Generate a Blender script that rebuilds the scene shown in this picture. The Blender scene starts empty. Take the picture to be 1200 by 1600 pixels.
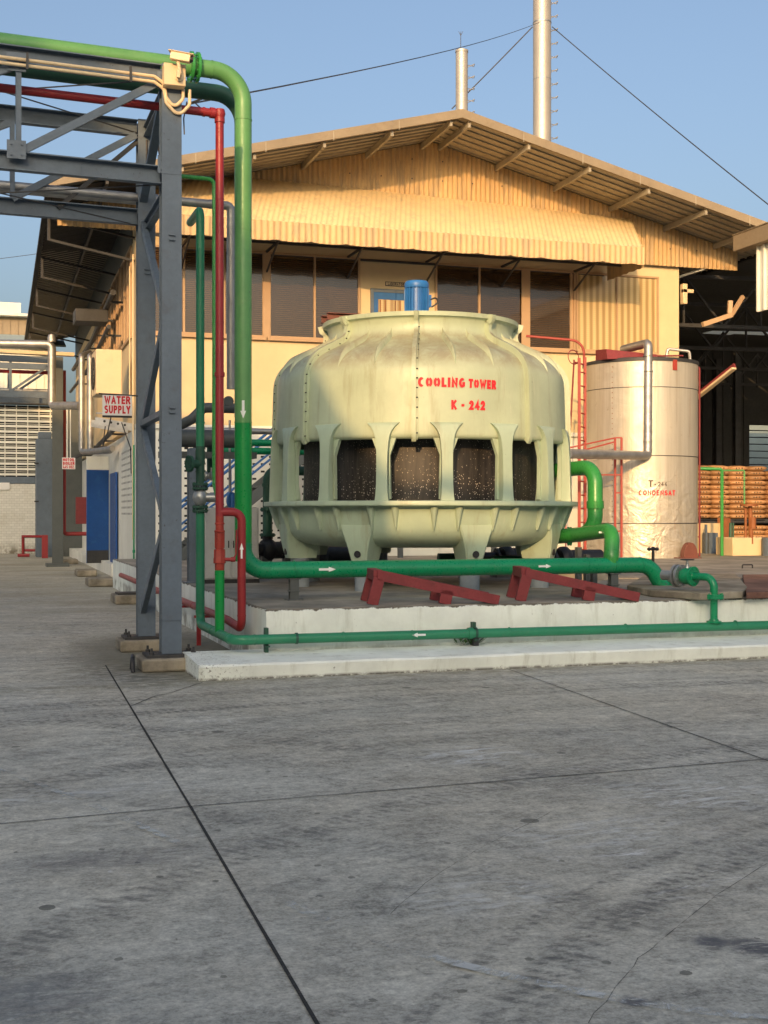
import bpy, math, random
from mathutils import Vector as V, Matrix
random.seed(7)
S = bpy.context.scene
COL = S.collection
PI = math.pi
# ------------------------------------------------------------------ camera
YAW = math.radians(17.9)            # camera looks 17.9 deg right of +Y (the building front runs along X)
FW = V((math.sin(YAW), math.cos(YAW), 0)); RT = V((math.cos(YAW), -math.sin(YAW), 0))
CAMZ = 1.6
cd = bpy.data.cameras.new('camera'); cam = bpy.data.objects.new('camera', cd); COL.objects.link(cam)
cam.location = (0, 0, CAMZ); cam.rotation_euler = (math.radians(90), 0, -YAW)
cd.sensor_fit = 'HORIZONTAL'; cd.sensor_width = 36; cd.lens = 60; cd.clip_start = 0.1; cd.clip_end = 3000
S.camera = cam
# ------------------------------------------------------------------ sky, sun, exposure
SUN_AZ = math.radians(26.6); SUN_EL = math.radians(15.0)   # light travels 26.6 deg right of +Y, sun 15 deg up behind camera
W = bpy.data.worlds.new("World"); S.world = W; W.use_nodes = True
nt = W.node_tree; nt.nodes.clear()
sky = nt.nodes.new('ShaderNodeTexSky'); sky.sky_type = 'NISHITA'; sky.sun_disc = False
sky.sun_elevation = SUN_EL; sky.sun_rotation = PI + SUN_AZ
sky.air_density = 0.9; sky.dust_density = 7.5; sky.ozone_density = 1.4
bg = nt.nodes.new('ShaderNodeBackground'); bg.inputs[1].default_value = 0.15
wo = nt.nodes.new('ShaderNodeOutputWorld')
nt.links.new(sky.outputs[0], bg.inputs[0]); nt.links.new(bg.outputs[0], wo.inputs[0])
sl = bpy.data.lights.new('sun', 'SUN'); sl.energy = 2.05; sl.angle = math.radians(0.3); sl.color = (1.0, 0.585, 0.25)
so = bpy.data.objects.new('sun', sl); COL.objects.link(so)
sd = V((math.sin(SUN_AZ)*math.cos(SUN_EL), math.cos(SUN_AZ)*math.cos(SUN_EL), -math.sin(SUN_EL)))
so.rotation_euler = sd.to_track_quat('-Z', 'Y').to_euler()
S.view_settings.view_transform = 'Standard'; S.view_settings.look = 'None'
S.view_settings.exposure = 0.76; S.view_settings.gamma = 1.0
S.render.engine = 'CYCLES'

# ------------------------------------------------------------------ placing helpers: a photo bearing laid onto a real plane
def ray(px, py):
    return FW + RT*((px-600)/2000.0) + V((0, 0, (800-py)/2000.0))
O = V((0, 0, CAMZ))
def at(px, py, d): return O + ray(px, py)*d
def onY(px, py, Y): r = ray(px, py); return O + r*(Y/r.y)
def onZ(px, py, Z): r = ray(px, py); return O + r*((Z-CAMZ)/r.z)
def onX(px, py, X): r = ray(px, py); return O + r*(X/r.x)

# ------------------------------------------------------------------ mesh builder
class MB:
    def __init__(s): s.v = []; s.f = []
    def add(s, vs, fs):
        n = len(s.v); s.v += [V(p) for p in vs]; s.f += [tuple(i+n for i in f) for f in fs]; return s
    def hexa(s, p):
        return s.add(p, [(0,3,2,1),(4,5,6,7),(0,1,5,4),(1,2,6,5),(2,3,7,6),(3,0,4,7)])
    def box(s, x0, x1, y0, y1, z0, z1, rot=0, piv=None):
        if x0 > x1: x0, x1 = x1, x0
        if y0 > y1: y0, y1 = y1, y0
        if z0 > z1: z0, z1 = z1, z0
        p = [V((x0,y0,z0)),V((x1,y0,z0)),V((x1,y1,z0)),V((x0,y1,z0)),V((x0,y0,z1)),V((x1,y0,z1)),V((x1,y1,z1)),V((x0,y1,z1))]
        if rot:
            c = V(piv) if piv else V(((x0+x1)/2,(y0+y1)/2,0)); R = Matrix.Rotation(rot,3,'Z')
            p = [R@(q-V((c.x,c.y,0)))+V((c.x,c.y,0)) for q in p]
        return s.hexa(p)
    def bar(s, a, b, w, h, up=(0,0,1), ou=0, ov=0):
        a = V(a); b = V(b); d = (b-a).normalized(); u = V(up)
        side = d.cross(u)
        if side.length < 1e-4: side = d.cross(V((0,1,0)))
        side.normalize(); u = side.cross(d).normalized()
        q = []
        for c in (a, b):
            c = c + side*ou + u*ov
            q += [c-side*w/2-u*h/2, c+side*w/2-u*h/2, c+side*w/2+u*h/2, c-side*w/2+u*h/2]
        return s.hexa(q)
    def ibeam(s, a, b, w, h, tf=.012, tw=.010, up=(0,0,1)):
        s.bar(a, b, w, tf, up, 0, h/2-tf/2); s.bar(a, b, w, tf, up, 0, -h/2+tf/2); s.bar(a, b, tw, h-2*tf, up); return s
    def cyl(s, a, b, r, seg=20, r2=None, cap=True):
        a = V(a); b = V(b); d = (b-a).normalized(); u = d.orthogonal().normalized(); w = d.cross(u)
        r2 = r if r2 is None else r2; n = len(s.v)
        for c, rr in ((a, r), (b, r2)):
            for i in range(seg):
                t = 2*PI*i/seg; s.v.append(c+(u*math.cos(t)+w*math.sin(t))*rr)
        for i in range(seg):
            j = (i+1) % seg; s.f.append((n+i, n+j, n+seg+j, n+seg+i))
        if cap: s.f.append(tuple(n+i for i in reversed(range(seg)))); s.f.append(tuple(n+seg+i for i in range(seg)))
        return s
    def tube(s, pts, r, R=0, seg=16, cap=True, arc=8):
        pts = [V(p) for p in pts]
        path = [pts[0]]
        for i in range(1, len(pts)-1):
            p = pts[i]; a = (pts[i-1]-p); b = (pts[i+1]-p); la, lb = a.length, b.length; a.normalize(); b.normalize()
            ang = a.angle(b)
            if R <= 0 or ang > PI-.02: path.append(p); continue
            t = min(R/math.tan(ang/2), la*.49 if i > 1 else la*.98, lb*.49 if i < len(pts)-2 else lb*.98)
            rr = t*math.tan(ang/2); c = p+(a+b).normalized()*(rr/math.sin(ang/2))
            v0 = (p+a*t)-c; v1 = (p+b*t)-c; tot = v0.angle(v1); ax = v0.cross(v1).normalized()
            for k in range(arc+1): path.append(c+Matrix.Rotation(tot*k/arc, 3, ax)@v0)
        path.append(pts[-1])
        n0 = len(s.v); d = (path[1]-path[0]).normalized(); u = d.orthogonal().normalized()
        N = len(path)
        for i, p in enumerate(path):
            if i == 0: t = (path[1]-p)
            elif i == N-1: t = (p-path[i-1])
            else: t = (path[i+1]-p).normalized()+(p-path[i-1]).normalized()
            t.normalize(); u = (u-t*u.dot(t)).normalized(); w = t.cross(u)
            k = 1.0
            if 0 < i < N-1:
                c_ = (path[i+1]-p).normalized().dot((p-path[i-1]).normalized()); k = 1/max(.5, math.sqrt(max(0, (1+c_)/2)))
            for j in range(seg):
                a_ = 2*PI*j/seg; s.v.append(p+(u*math.cos(a_)+w*math.sin(a_))*r*(k if R <= 0 else 1))
        for i in range(N-1):
            for j in range(seg):
                q = (j+1) % seg; s.f.append((n0+i*seg+j, n0+i*seg+q, n0+(i+1)*seg+q, n0+(i+1)*seg+j))
        if cap: s.f.append(tuple(n0+j for j in reversed(range(seg)))); s.f.append(tuple(n0+(N-1)*seg+j for j in range(seg)))
        return s
    def lathe(s, prof, c, seg=64, a0=0, a1=2*PI, axis=None):
        c = V(c); full = abs(a1-a0-2*PI) < 1e-6; n = len(s.v); m = seg if full else seg+1
        M3 = Matrix.Identity(3)
        if axis is not None: M3 = V((0,0,1)).rotation_difference(V(axis).normalized()).to_matrix()
        for r, z in prof:
            for i in range(m):
                t = a0+(a1-a0)*i/seg; s.v.append(c+M3@V((r*math.cos(t), r*math.sin(t), z)))
        for k in range(len(prof)-1):
            for i in range(seg):
                j = (i+1) % m; s.f.append((n+k*m+i, n+k*m+j, n+(k+1)*m+j, n+(k+1)*m+i))
        return s
    def disc(s, c, n, r, t, seg=24):
        n = V(n).normalized(); return s.cyl(V(c)-n*t/2, V(c)+n*t/2, r, seg)
    def flange(s, c, n, r, t, nb=8, br=.009):
        n = V(n).normalized(); s.disc(c, n, r, t); u = n.orthogonal().normalized(); w = n.cross(u)
        for i in range(nb):
            a = 2*PI*(i+.5)/nb; q = V(c)+(u*math.cos(a)+w*math.sin(a))*r*.82
            s.cyl(q-n*(t/2+.014), q+n*(t/2+.014), br, 6)
        return s
    def prism(s, pts, off):
        off = V(off); n = len(pts); vs = [V(p) for p in pts]+[V(p)+off for p in pts]
        return s.add(vs, [tuple(range(n)), tuple(range(2*n-1, n-1, -1))]+[(i, i+n, (i+1) % n+n, (i+1) % n) for i in range(n)])
    def build(s, name, mat, parent=None, smooth=True, bevel=0, seg=2, ang=35, label=None, origin=None):
        me = bpy.data.meshes.new(name)
        if parent is not None: org = V(parent['_o'])
        else:
            if origin is not None: org = V(origin)
            else:
                mn = [min(v[i] for v in s.v) for i in range(3)]; mx = [max(v[i] for v in s.v) for i in range(3)]
                org = V(((mn[0]+mx[0])/2, (mn[1]+mx[1])/2, mn[2]))
        me.from_pydata([tuple(v-org) for v in s.v], [], s.f)
        import bmesh
        bm = bmesh.new(); bm.from_mesh(me); bmesh.ops.recalc_face_normals(bm, faces=bm.faces); bm.to_mesh(me); bm.free()
        if smooth:
            me.shade_smooth(); me.set_sharp_from_angle(angle=math.radians(ang))
        ob = bpy.data.objects.new(name, me); COL.objects.link(ob)
        me.materials.append(mat)
        if bevel:
            m = ob.modifiers.new('bevel', 'BEVEL'); m.width = bevel; m.segments = seg; m.limit_method = 'ANGLE'; m.angle_limit = math.radians(40)
        if parent is None: ob.location = org
        else: ob.parent = parent
        ob['_o'] = tuple(org)
        if label: ob['label'] = label
        return ob
def tag(o, label, cat=None, group=None, kind=None):
    if label: o['label'] = label
    if cat: o['category'] = cat
    if group: o['group'] = group
    if kind: o['kind'] = kind
    return o
def thing(name, loc, label, cat, group=None):
    e = bpy.data.objects.new(name, None); COL.objects.link(e); e.location = V(loc); e['_o'] = tuple(V(loc)); e.empty_display_size = .2
    return tag(e, label, cat, group)
def dup(o, parent=None):
    c = o.copy(); COL.objects.link(c)
    if parent is not None: c.parent = parent
    for ch in list(o.children): dup(ch, c)
    return c
def struct(name, mb, mat, **k):
    o = mb.build(name, mat, **k); o['kind'] = 'structure'; return o

# ------------------------------------------------------------------ materials
def lin(c):
    return tuple(((x/255.)/12.92 if x/255. <= .04045 else ((x/255.+.055)/1.055)**2.4) for x in c)
class N:
    def __init__(s, name):
        s.m = bpy.data.materials.new(name); s.m.use_nodes = True; s.t = s.m.node_tree; s.t.nodes.clear()
        s.o = s.t.nodes.new('ShaderNodeOutputMaterial'); s.b = s.t.nodes.new('ShaderNodeBsdfPrincipled')
        s.t.links.new(s.b.outputs[0], s.o.inputs[0]); s.co = s.t.nodes.new('ShaderNodeTexCoord')
    def L(s, a, b): s.t.links.new(a, b)
    def mapping(s, scale=(1,1,1), src='Object'):
        n = s.t.nodes.new('ShaderNodeMapping'); n.inputs['Scale'].default_value = scale; s.L(s.co.outputs[src], n.inputs[0]); return n.outputs[0]
    def noise(s, scale, detail=5, rough=.6, vec=None, dist=0):
        n = s.t.nodes.new('ShaderNodeTexNoise'); n.inputs['Scale'].default_value = scale; n.inputs['Detail'].default_value = detail
        n.inputs['Roughness'].default_value = rough; n.inputs['Distortion'].default_value = dist
        s.L(vec if vec is not None else s.co.outputs['Object'], n.inputs['Vector']); return n.outputs['Fac']
    def vor(s, scale, vec=None, feat='F1', out='Distance', rnd=1.0):
        n = s.t.nodes.new('ShaderNodeTexVoronoi'); n.feature = feat; n.inputs['Scale'].default_value = scale; n.inputs['Randomness'].default_value = rnd
        s.L(vec if vec is not None else s.co.outputs['Object'], n.inputs['Vector']); return n.outputs[out]
    def ramp(s, fac, a, b, lo=0, hi=1):
        n = s.t.nodes.new('ShaderNodeMapRange'); n.interpolation_type = 'SMOOTHSTEP'
        n.inputs[1].default_value = a; n.inputs[2].default_value = b; n.inputs[3].default_value = lo; n.inputs[4].default_value = hi
        s.L(fac, n.inputs[0]); return n.outputs[0]
    def math(s, op, a, b=None, c=None):
        n = s.t.nodes.new('ShaderNodeMath'); n.operation = op
        for i, x in enumerate((a, b, c)):
            if x is None: continue
            if isinstance(x, (int, float)): n.inputs[i].default_value = x
            else: s.L(x, n.inputs[i])
        return n.outputs[0]
    def mix(s, fac, a, b, mode='MIX'):
        n = s.t.nodes.new('ShaderNodeMix'); n.data_type = 'RGBA'; n.blend_type = mode
        for i, x in ((0, fac), (6, a), (7, b)):
            if isinstance(x, (int, float)): n.inputs[i].default_value = x
            elif isinstance(x, tuple): n.inputs[i].default_value = (*x, 1) if len(x) == 3 else x
            else: s.L(x, n.inputs[i])
        return n.outputs[2]
    def sep(s, src=None):
        n = s.t.nodes.new('ShaderNodeSeparateXYZ'); s.L(src if src is not None else s.co.outputs['Object'], n.inputs[0]); return n.outputs
    def bump(s, h, strength=.3, dist=.01):
        n = s.t.nodes.new('ShaderNodeBump'); n.inputs['Strength'].default_value = strength; n.inputs['Distance'].default_value = dist
        s.L(h, n.inputs['Height']); s.L(n.outputs[0], s.b.inputs['Normal'])
    def col(s, c):
        if isinstance(c, tuple): s.b.inputs['Base Color'].default_value = (*c, 1)
        else: s.L(c, s.b.inputs['Base Color'])
    def set(s, rough=.5, metal=0, spec=.5):
        if isinstance(rough, (int, float)): s.b.inputs['Roughness'].default_value = rough
        else: s.L(rough, s.b.inputs['Roughness'])
        s.b.inputs['Metallic'].default_value = metal; s.b.inputs['Specular IOR Level'].default_value = spec
def sc(c, k): return tuple(min(1, x*k) for x in c)
def paint(name, c, rough=.42, var=.16, scale=3, dirt=None, dirtamt=.35, metal=0, bump=.15, streak=False, geo=False, chips=None):
    n = N(name)
    v = n.mapping((1, 1, .12)) if streak else None
    a = n.noise(scale, 6, .65, v); b = n.noise(scale*9, 4, .6, v)
    base = n.mix(n.ramp(a, .3, .7), sc(c, 1-var), sc(c, 1+var))
    base = n.mix(n.ramp(b, .35, .75, 0, .4), base, sc(c, 1-var*1.3))
    if dirt:
        d = n.noise(scale*1.7, 8, .72, v, .4)
        base = n.mix(n.ramp(d, .52, .74, 0, dirtamt), base, dirt)
    if chips:
        d = n.math('ADD', n.noise(24, 7, .75), n.math('MULTIPLY', n.math('SUBTRACT', n.noise(1.5, 3), .5), .35))
        base = n.mix(n.ramp(d, .655, .68, 0, 1), base, chips)
    n.col(base); n.set(n.ramp(b, .2, .8, rough-.08, rough+.12), metal)
    if bump: n.bump(n.noise(scale*14, 4, .6), bump, .004)
    return n.m
M = {}
M['steel_blue'] = paint('steel_blue_paint', lin((92,106,120)), .5, .12, 2.5, lin((70,62,50)), .3, chips=lin((60,62,64)))
M['green_pipe'] = paint('green_pipe_paint', lin((14,136,90)), .3, .08, 4, lin((120,140,120)), .16, chips=lin((84,92,80)))
M['green_vivid'] = paint('vivid_green_paint', lin((0,138,62)), .32, .07, 4)
M['green_faded'] = paint('faded_green_paint', lin((92,148,88)), .42, .07, 3, lin((130,160,110)), .3, chips=lin((84,92,80)))
M['green_muted'] = paint('muted_green_paint', lin((40,128,92)), .42, .08, 4, lin((110,130,110)), .2, chips=lin((84,92,80)))
M['green_bright'] = paint('bright_green_paint', lin((54,142,66)), .3, .06, 4)
M['green_dark'] = paint('dark_green_paint', lin((40,82,66)), .5, .1, 4)
M['red_pipe'] = paint('red_pipe_paint', lin((142,38,42)), .42, .09, 4, lin((110,40,36)), .3)
M['red_frame'] = paint('oxide_red_paint', lin((122,42,46)), .6, .14, 5, lin((66,40,38)), .45, chips=lin((90,60,52)))
M['red_rust'] = paint('worn_red_paint', lin((150,50,38)), .5, .14, 10, lin((160,90,64)), .4)
M['rust_brown'] = paint('rusty_brown_paint', lin((112,66,54)), .6, .15, 6)
M['grey_pipe'] = paint('dark_grey_pipe_paint', lin((78,84,84)), .5, .1, 3)
M['white_plate'] = paint('white_sign_plate', lin((225,225,222)), .45, .03, 3)
M['sign_red'] = paint('sign_red_letters', lin((200,14,36)), .5, .04, 3, bump=0)
M['stencil_red'] = paint('red_stencil_paint', lin((206,34,48)), .6, .1, 9, bump=0)
M['stencil_black'] = paint('black_stencil_paint', lin((60,48,44)), .6, .1, 9, bump=0)
M['arrow'] = paint('white_arrow_sticker', lin((226,232,228)), .5, .04, 9, bump=0)
M['black'] = paint('black_metal', (.018,.018,.02), .45, .2, 6)
M['blue_motor'] = paint('blue_motor_paint', lin((46,112,180)), .38, .08, 6)
M['blue_door'] = paint('blue_door_paint', lin((18,72,138)), .45, .1, 2.5, lin((60,110,160)), .3)
M['blue_rail'] = paint('blue_rail_paint', lin((44,98,158)), .5, .1, 4)
M['grey_box'] = paint('grey_cabinet_paint', lin((176,178,176)), .5, .06, 3, lin((90,86,78)), .4)
M['ivory'] = paint('ivory_plastic', lin((216,194,156)), .45, .04, 4)
M['dark_steel'] = paint('dark_steel', (.035,.036,.038), .55, .2, 4)
M['truss'] = paint('hangar_truss_steel', (.05,.052,.056), .6, .2, 3)
M['silver_valve'] = paint('silver_valve_paint', lin((170,174,174)), .34, .12, 14, lin((90,90,86)), .6, metal=.7)
M['hydrant'] = paint('cast_black', (.02,.02,.022), .5, .3, 10)
def galv(name, c=(.42,.415,.40), rough=.48, geo=False):
    n = N(name); a = n.noise(5, 5, .6); b = n.noise(40, 3, .5)
    n.col(n.mix(n.ramp(a, .3, .7), sc(c, .82), sc(c, 1.12))); n.set(n.ramp(b, .3, .7, rough-.06, rough+.1), .85)
    n.bump(n.noise(7, 2, .4), .05, .01); return n.m
M['galv'] = galv('galvanised_lagging')
M['stack'] = paint('silver_stack_paint', lin((176,170,160)), .42, .06, .8, metal=.45)
def wallmat(name, c, dirt=(.12,.10,.07), amt=.25, sc_=1.2):
    n = N(name); a = n.noise(sc_, 6, .6); st = n.noise(1.6, 7, .7, n.mapping((2.2, 2.2, .18)))
    base = n.mix(n.ramp(a, .3, .7), sc(c, .93), sc(c, 1.05))
    base = n.mix(n.ramp(st, .52, .8, 0, amt), base, dirt)
    n.col(base); n.set(.75); n.bump(n.noise(30, 4, .6), .12, .006); return n.m
M['wall_cream'] = wallmat('cream_wall_paint', lin((210,190,150)), (.32,.25,.16), .16)
M['wall_white'] = wallmat('white_wall_paint', lin((222,222,212)), (.25,.24,.2), .35)
M['brick_white'] = None
n = N('white_painted_brick'); br = n.t.nodes.new('ShaderNodeTexBrick'); mp = n.t.nodes.new('ShaderNodeMapping'); mp.inputs['Rotation'].default_value = (PI/2, 0, 0)
n.L(n.co.outputs['Object'], mp.inputs[0]); n.L(mp.outputs[0], br.inputs['Vector']); br.inputs['Scale'].default_value = 2.6; br.inputs['Mortar Size'].default_value = .012
br.inputs['Color1'].default_value = (*lin((214,214,206)), 1); br.inputs['Color2'].default_value = (*lin((204,204,196)), 1); br.inputs['Mortar'].default_value = (*lin((170,170,164)), 1)
zz = n.sep()[2]; dd = n.math('MULTIPLY', n.ramp(zz, .55, 0), n.ramp(n.noise(3, 6, .7), .35, .6))
n.col(n.mix(dd, n.mix(n.ramp(n.noise(.9, 6), .5, .8, 0, .4), br.outputs[0], lin((150,140,110))), lin((110,104,90)))); n.set(.8); n.bump(br.outputs['Fac'], -.3, .01); M['brick_white'] = n.m

# white painted concrete with chips, moss and dirt
def padmat(name, c, top=False):
    n = N(name); a = n.noise(2.2, 8, .65); f = n.noise(14, 8, .7); st = n.noise(1.5, 8, .7, n.mapping((3.5, 3.5, .5)))
    base = n.mix(n.ramp(a, .3, .7), sc(c, .9), sc(c, 1.06))
    base = n.mix(n.ramp(st, .5, .72, 0, .45), base, lin((166,168,150)))
    g = n.t.nodes.new('ShaderNodeNewGeometry'); nz = n.sep(g.outputs['Position'])
    base = n.mix(n.ramp(f, .67, .70, 0, .9), base, lin((78,74,66)))
    return n, base, nz, f, a
n, base, P_, f, a = padmat('white_pad_paint', lin((232,238,230)))
# bare dirty concrete where the paint ends along the top edge (world z near .6)
edge = n.ramp(n.math('ADD', P_[2], n.math('MULTIPLY', n.noise(9, 6, .7), .09)), .628, .640)
foot = n.math('MULTIPLY', n.ramp(P_[2], .24, .15), n.ramp(n.noise(2.5, 7, .7), .42, .62, 0, .7))
base = n.mix(edge, base, lin((98,92,80))); base = n.mix(foot, base, lin((96,92,78)))
n.col(base); n.set(.72); n.bump(n.noise(16, 8, .7), .35, .012); M['pad'] = n.m
n, base, P_, f, a = padmat('white_kerb_paint', lin((234,240,232)))
foot = n.math('MULTIPLY', n.ramp(P_[2], .035, .0), n.ramp(n.noise(11, 7, .75), .35, .55))
nearend = n.math('MULTIPLY', n.ramp(P_[0], 2.75, 2.15), n.ramp(n.noise(30, 8, .75, None, .5), .56, .6, 0, .8))
base = n.mix(foot, base, lin((84,80,72))); base = n.mix(nearend, base, lin((110,110,100)))
n.col(base); n.set(.72); n.bump(n.noise(16, 8, .7), .35, .012); M['kerb'] = n.m
def conc(name, c, dk, li, s=1.0, rough=.85):
    n = N(name); a = n.noise(.7*s, 8, .65); b = n.noise(5*s, 8, .7); f = n.noise(45*s, 5, .7)
    base = n.mix(n.ramp(a, .3, .7), dk, li); base = n.mix(n.ramp(b, .3, .75, 0, .55), base, c); base = n.mix(n.ramp(f, .55, .75, 0, .5), base, dk)
    n.col(base); n.set(rough); n.bump(b, .3, .01); return n.m
M['pad_top'] = conc('worn_pad_concrete', lin((142,138,128)), lin((100,97,90)), lin((168,163,150)), 1.6)
M['concrete'] = conc('old_concrete', lin((140,132,116)), lin((84,78,66)), lin((166,158,140)), 3)
M['pier'] = conc('pier_concrete', lin((136,148,156)), lin((116,126,134)), lin((150,160,166)), 3)

# yard concrete
n = N('yard_concrete'); X, Y, Z = n.sep()
big = n.noise(.22, 6, .62, None, .6); mid = n.noise(1.2, 8, .65, None, .8); st = n.noise(1.1, 8, .7, n.mapping((.5, 2.6, 1)), 1.2)
mo = n.noise(4.5, 8, .78, n.mapping((.95, 1.1, 1)), .5); fin = n.noise(15, 7, .8, n.mapping((1, 1.05, 1)), .3); gr = n.noise(55, 4, .75)
val = None
for q_, k_ in ((big, .9), (mid, 1.0), (st, .8), (mo, 1.5), (fin, 2.1), (gr, 1.6)):
    t_ = n.math('MULTIPLY', n.math('SUBTRACT', q_, .5), k_); val = t_ if val is None else n.math('ADD', val, t_)
val = n.math('MULTIPLY', n.math('MAXIMUM', n.math('ADD', val, 1), .35), .40)
tint = n.mix(n.ramp(n.noise(.5, 5), .35, .65), (1.06, 1.04, .89), (1.08, 1.02, .83)); cmb = n.t.nodes.new('ShaderNodeCombineXYZ')
for q_ in range(3): n.L(val, cmb.inputs[q_])
c = n.mix(1.0, cmb.outputs[0], tint, 'MULTIPLY')
fl = n.math('MULTIPLY', n.ramp(n.noise(10, 12, .82, n.mapping((.6, 1.6, 1)), .3), .60, .68), n.ramp(n.noise(.8, 3), .42, .6)); c = n.mix(n.math('MULTIPLY', fl, .5), c, (.50,.50,.48))
# tyre arcs about a turning point
def arc(cx, cy, r, w, k):
    dx = n.math('SUBTRACT', X, cx); dy = n.math('SUBTRACT', Y, cy)
    rr = n.math('SQRT', n.math('ADD', n.math('MULTIPLY', dx, dx), n.math('MULTIPLY', dy, dy)))
    rr = n.math('ADD', rr, n.math('MULTIPLY', n.noise(1.5, 3), .10))
    d = n.math('ABSOLUTE', n.math('SUBTRACT', rr, r+.05)); band = n.ramp(d, w, w*.4)
    tr = n.ramp(n.math('SINE', n.math('ADD', n.math('MULTIPLY', n.math('ARCTAN2', dy, dx), r/.0115), n.math('MULTIPLY', n.noise(20, 3), 5))), -1, 1, .35, 1)
    band = n.math('MULTIPLY', band, tr)
    return n.math('MULTIPLY', n.math('MULTIPLY', band, n.ramp(n.noise(9, 10, .8, n.mapping((.7, 1.4, 1))), .42, .58)), k)
for cx, cy, r, w, k in ((6,0,5.75,.14,.5),(6,0,6.02,.05,.45),(6,0,7.6,.17,.4),(6,0,9.6,.16,.32),(6,0,10.4,.12,.3),(-6,1,11.2,.16,.35),(-6,1,9.2,.14,.3),(5,-9,19.6,.14,.38),(5,-9,20.4,.13,.34),(5,-9,17.5,.15,.3),(4,-30,40.4,.12,.3),(4,-30,40.9,.1,.3)):
    c = n.mix(arc(cx, cy, r, w, k*1.5), c, lin((66,67,66)))
# oil drops and droppings
vd = n.vor(2.9, n.mapping((1, 1, 0))); vm = n.vor(2.9, n.mapping((1, 1, 0)), out='Color'); vmx = n.sep(vm)[0]
thr = n.ramp(vmx, .62, 1.0, .03, .15)
spot = n.math('LESS_THAN', n.math('ADD', vd, n.math('MULTIPLY', n.noise(22, 5, .7), .07)), n.math('ADD', thr, .028))
spot = n.math('MULTIPLY', spot, n.math('GREATER_THAN', vmx, .62))
c = n.mix(n.math('MULTIPLY', spot, .75), c, lin((79,80,71)))
vd2 = n.math('ADD', n.vor(4.2, n.mapping((1, 1, 0))), n.math('MULTIPLY', n.noise(50, 3), .1)); c = n.mix(n.math('MULTIPLY', n.math('LESS_THAN', vd2, .125), .7), c, lin((91,92,80)))
# pale worn smears
pl = n.math('MULTIPLY', n.ramp(n.noise(.45, 3), .44, .62), n.ramp(n.noise(4.5, 10, .78, n.mapping((.6, 1.3, 1)), 1.5), .57, .68))
c = n.mix(n.math('MULTIPLY', pl, .5), c, lin((255,255,255)))
def scuff(cx, cy, rx, ry, k, colr, lo=.50, hi=.57):
    dx = n.math('MULTIPLY', n.math('SUBTRACT', X, cx), 1/rx); dy = n.math('MULTIPLY', n.math('SUBTRACT', Y, cy), 1/ry)
    m_ = n.ramp(n.math('SQRT', n.math('ADD', n.math('MULTIPLY', dx, dx), n.math('MULTIPLY', dy, dy))), 1, .3)
    return n.mix(n.math('MULTIPLY', n.math('MULTIPLY', m_, k), n.ramp(n.noise(7, 11, .8, n.mapping((.45, 1.5, 1)), 1.2), lo, hi)), c, colr)
for (px_, py_, rx, ry, k) in ((740,1180,.55,.5,.85),(1085,1240,.75,.55,.85),(950,1300,.8,.5,.6),(120,1240,1.0,.3,.5),(900,1060,1.5,.4,.5),(760,1400,.5,.35,.5)):
    p_ = (800-py_)/2000; d_ = -1.6/p_; w_ = FW*d_+RT*(d_*(px_-600)/2000); c = scuff(w_.x, w_.y, rx, ry, k, (.66,.67,.64))
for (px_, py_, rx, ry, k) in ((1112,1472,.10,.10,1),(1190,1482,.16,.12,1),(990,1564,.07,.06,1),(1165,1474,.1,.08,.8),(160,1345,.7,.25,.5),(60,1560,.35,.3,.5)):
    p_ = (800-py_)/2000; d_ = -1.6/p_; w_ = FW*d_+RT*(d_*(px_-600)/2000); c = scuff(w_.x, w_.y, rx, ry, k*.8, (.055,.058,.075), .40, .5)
# old bluish stain and the black dirt round the column feet
def blob(cx, cy, r0, r1, sx=1, sy=1):
    dx = n.math('MULTIPLY', n.math('SUBTRACT', X, cx), sx); dy = n.math('MULTIPLY', n.math('SUBTRACT', Y, cy), sy)
    return n.ramp(n.math('SQRT', n.math('ADD', n.math('MULTIPLY', dx, dx), n.math('MULTIPLY', dy, dy))), r0, r1)
rag = n.ramp(n.noise(6, 9, .75, n.mapping((.7, 1.8, 1)), 1), .42, .56)
c = n.mix(n.math('MULTIPLY', blob(1.7, 13.0, 1.3, .3, 1, .7), n.math('MULTIPLY', rag, .85)), c, lin((86,85,70)))
c = n.mix(n.math('MULTIPLY', blob(2.2, 14.6, 1.6, .8, 1.1, .5), .75), c, lin((98,94,75)))
c = n.mix(n.math('MULTIPLY', blob(-.2, 3.9, 1.3, .2), n.math('MULTIPLY', rag, .45)), c, lin((107,114,115)))
kb = n.math('MULTIPLY', n.ramp(n.math('ABSOLUTE', n.math('SUBTRACT', Y, 11.95)), .35, .02), n.ramp(n.noise(5, 8, .75), .38, .6))
c = n.mix(n.math('MULTIPLY', kb, .6), c, lin((116,113,91)))
back = n.math('MULTIPLY', n.ramp(Y, 16, 22), n.ramp(n.noise(.6, 6, .7, n.mapping((.4, 1, 1))), .35, .65))
c = n.mix(n.math('MULTIPLY', back, .6), c, lin((136,131,108)))
n.col(c); n.set(n.ramp(mid, .3, .7, .62, .85)); n.bump(n.math('ADD', n.math('MULTIPLY', mo, .6), n.math('MULTIPLY', fin, .6)), .5, .008)
M['yard'] = n.m
n = N('joint_sealant'); n.col(n.mix(n.ramp(n.noise(30, 6, .7), .55, .7), lin((40,39,37)), lin((96,92,86)))); n.set(.8); n.bump(n.noise(60, 5), .6, .01); M['sealant'] = n.m
n = N('hairline'); n.col(lin((70,68,64))); n.set(.85); n.L(n.ramp(n.noise(7, 5, .7), .35, .6, .1, .7), n.b.inputs['Alpha']); M['hairline'] = n.m
n = N('worn_chalk_line'); al = n.math('MULTIPLY', n.ramp(n.noise(9, 10, .85, None, 1), .46, .58), n.ramp(n.noise(1.3, 4), .42, .56)); n.col(lin((205,208,204))); n.set(.85)
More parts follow.
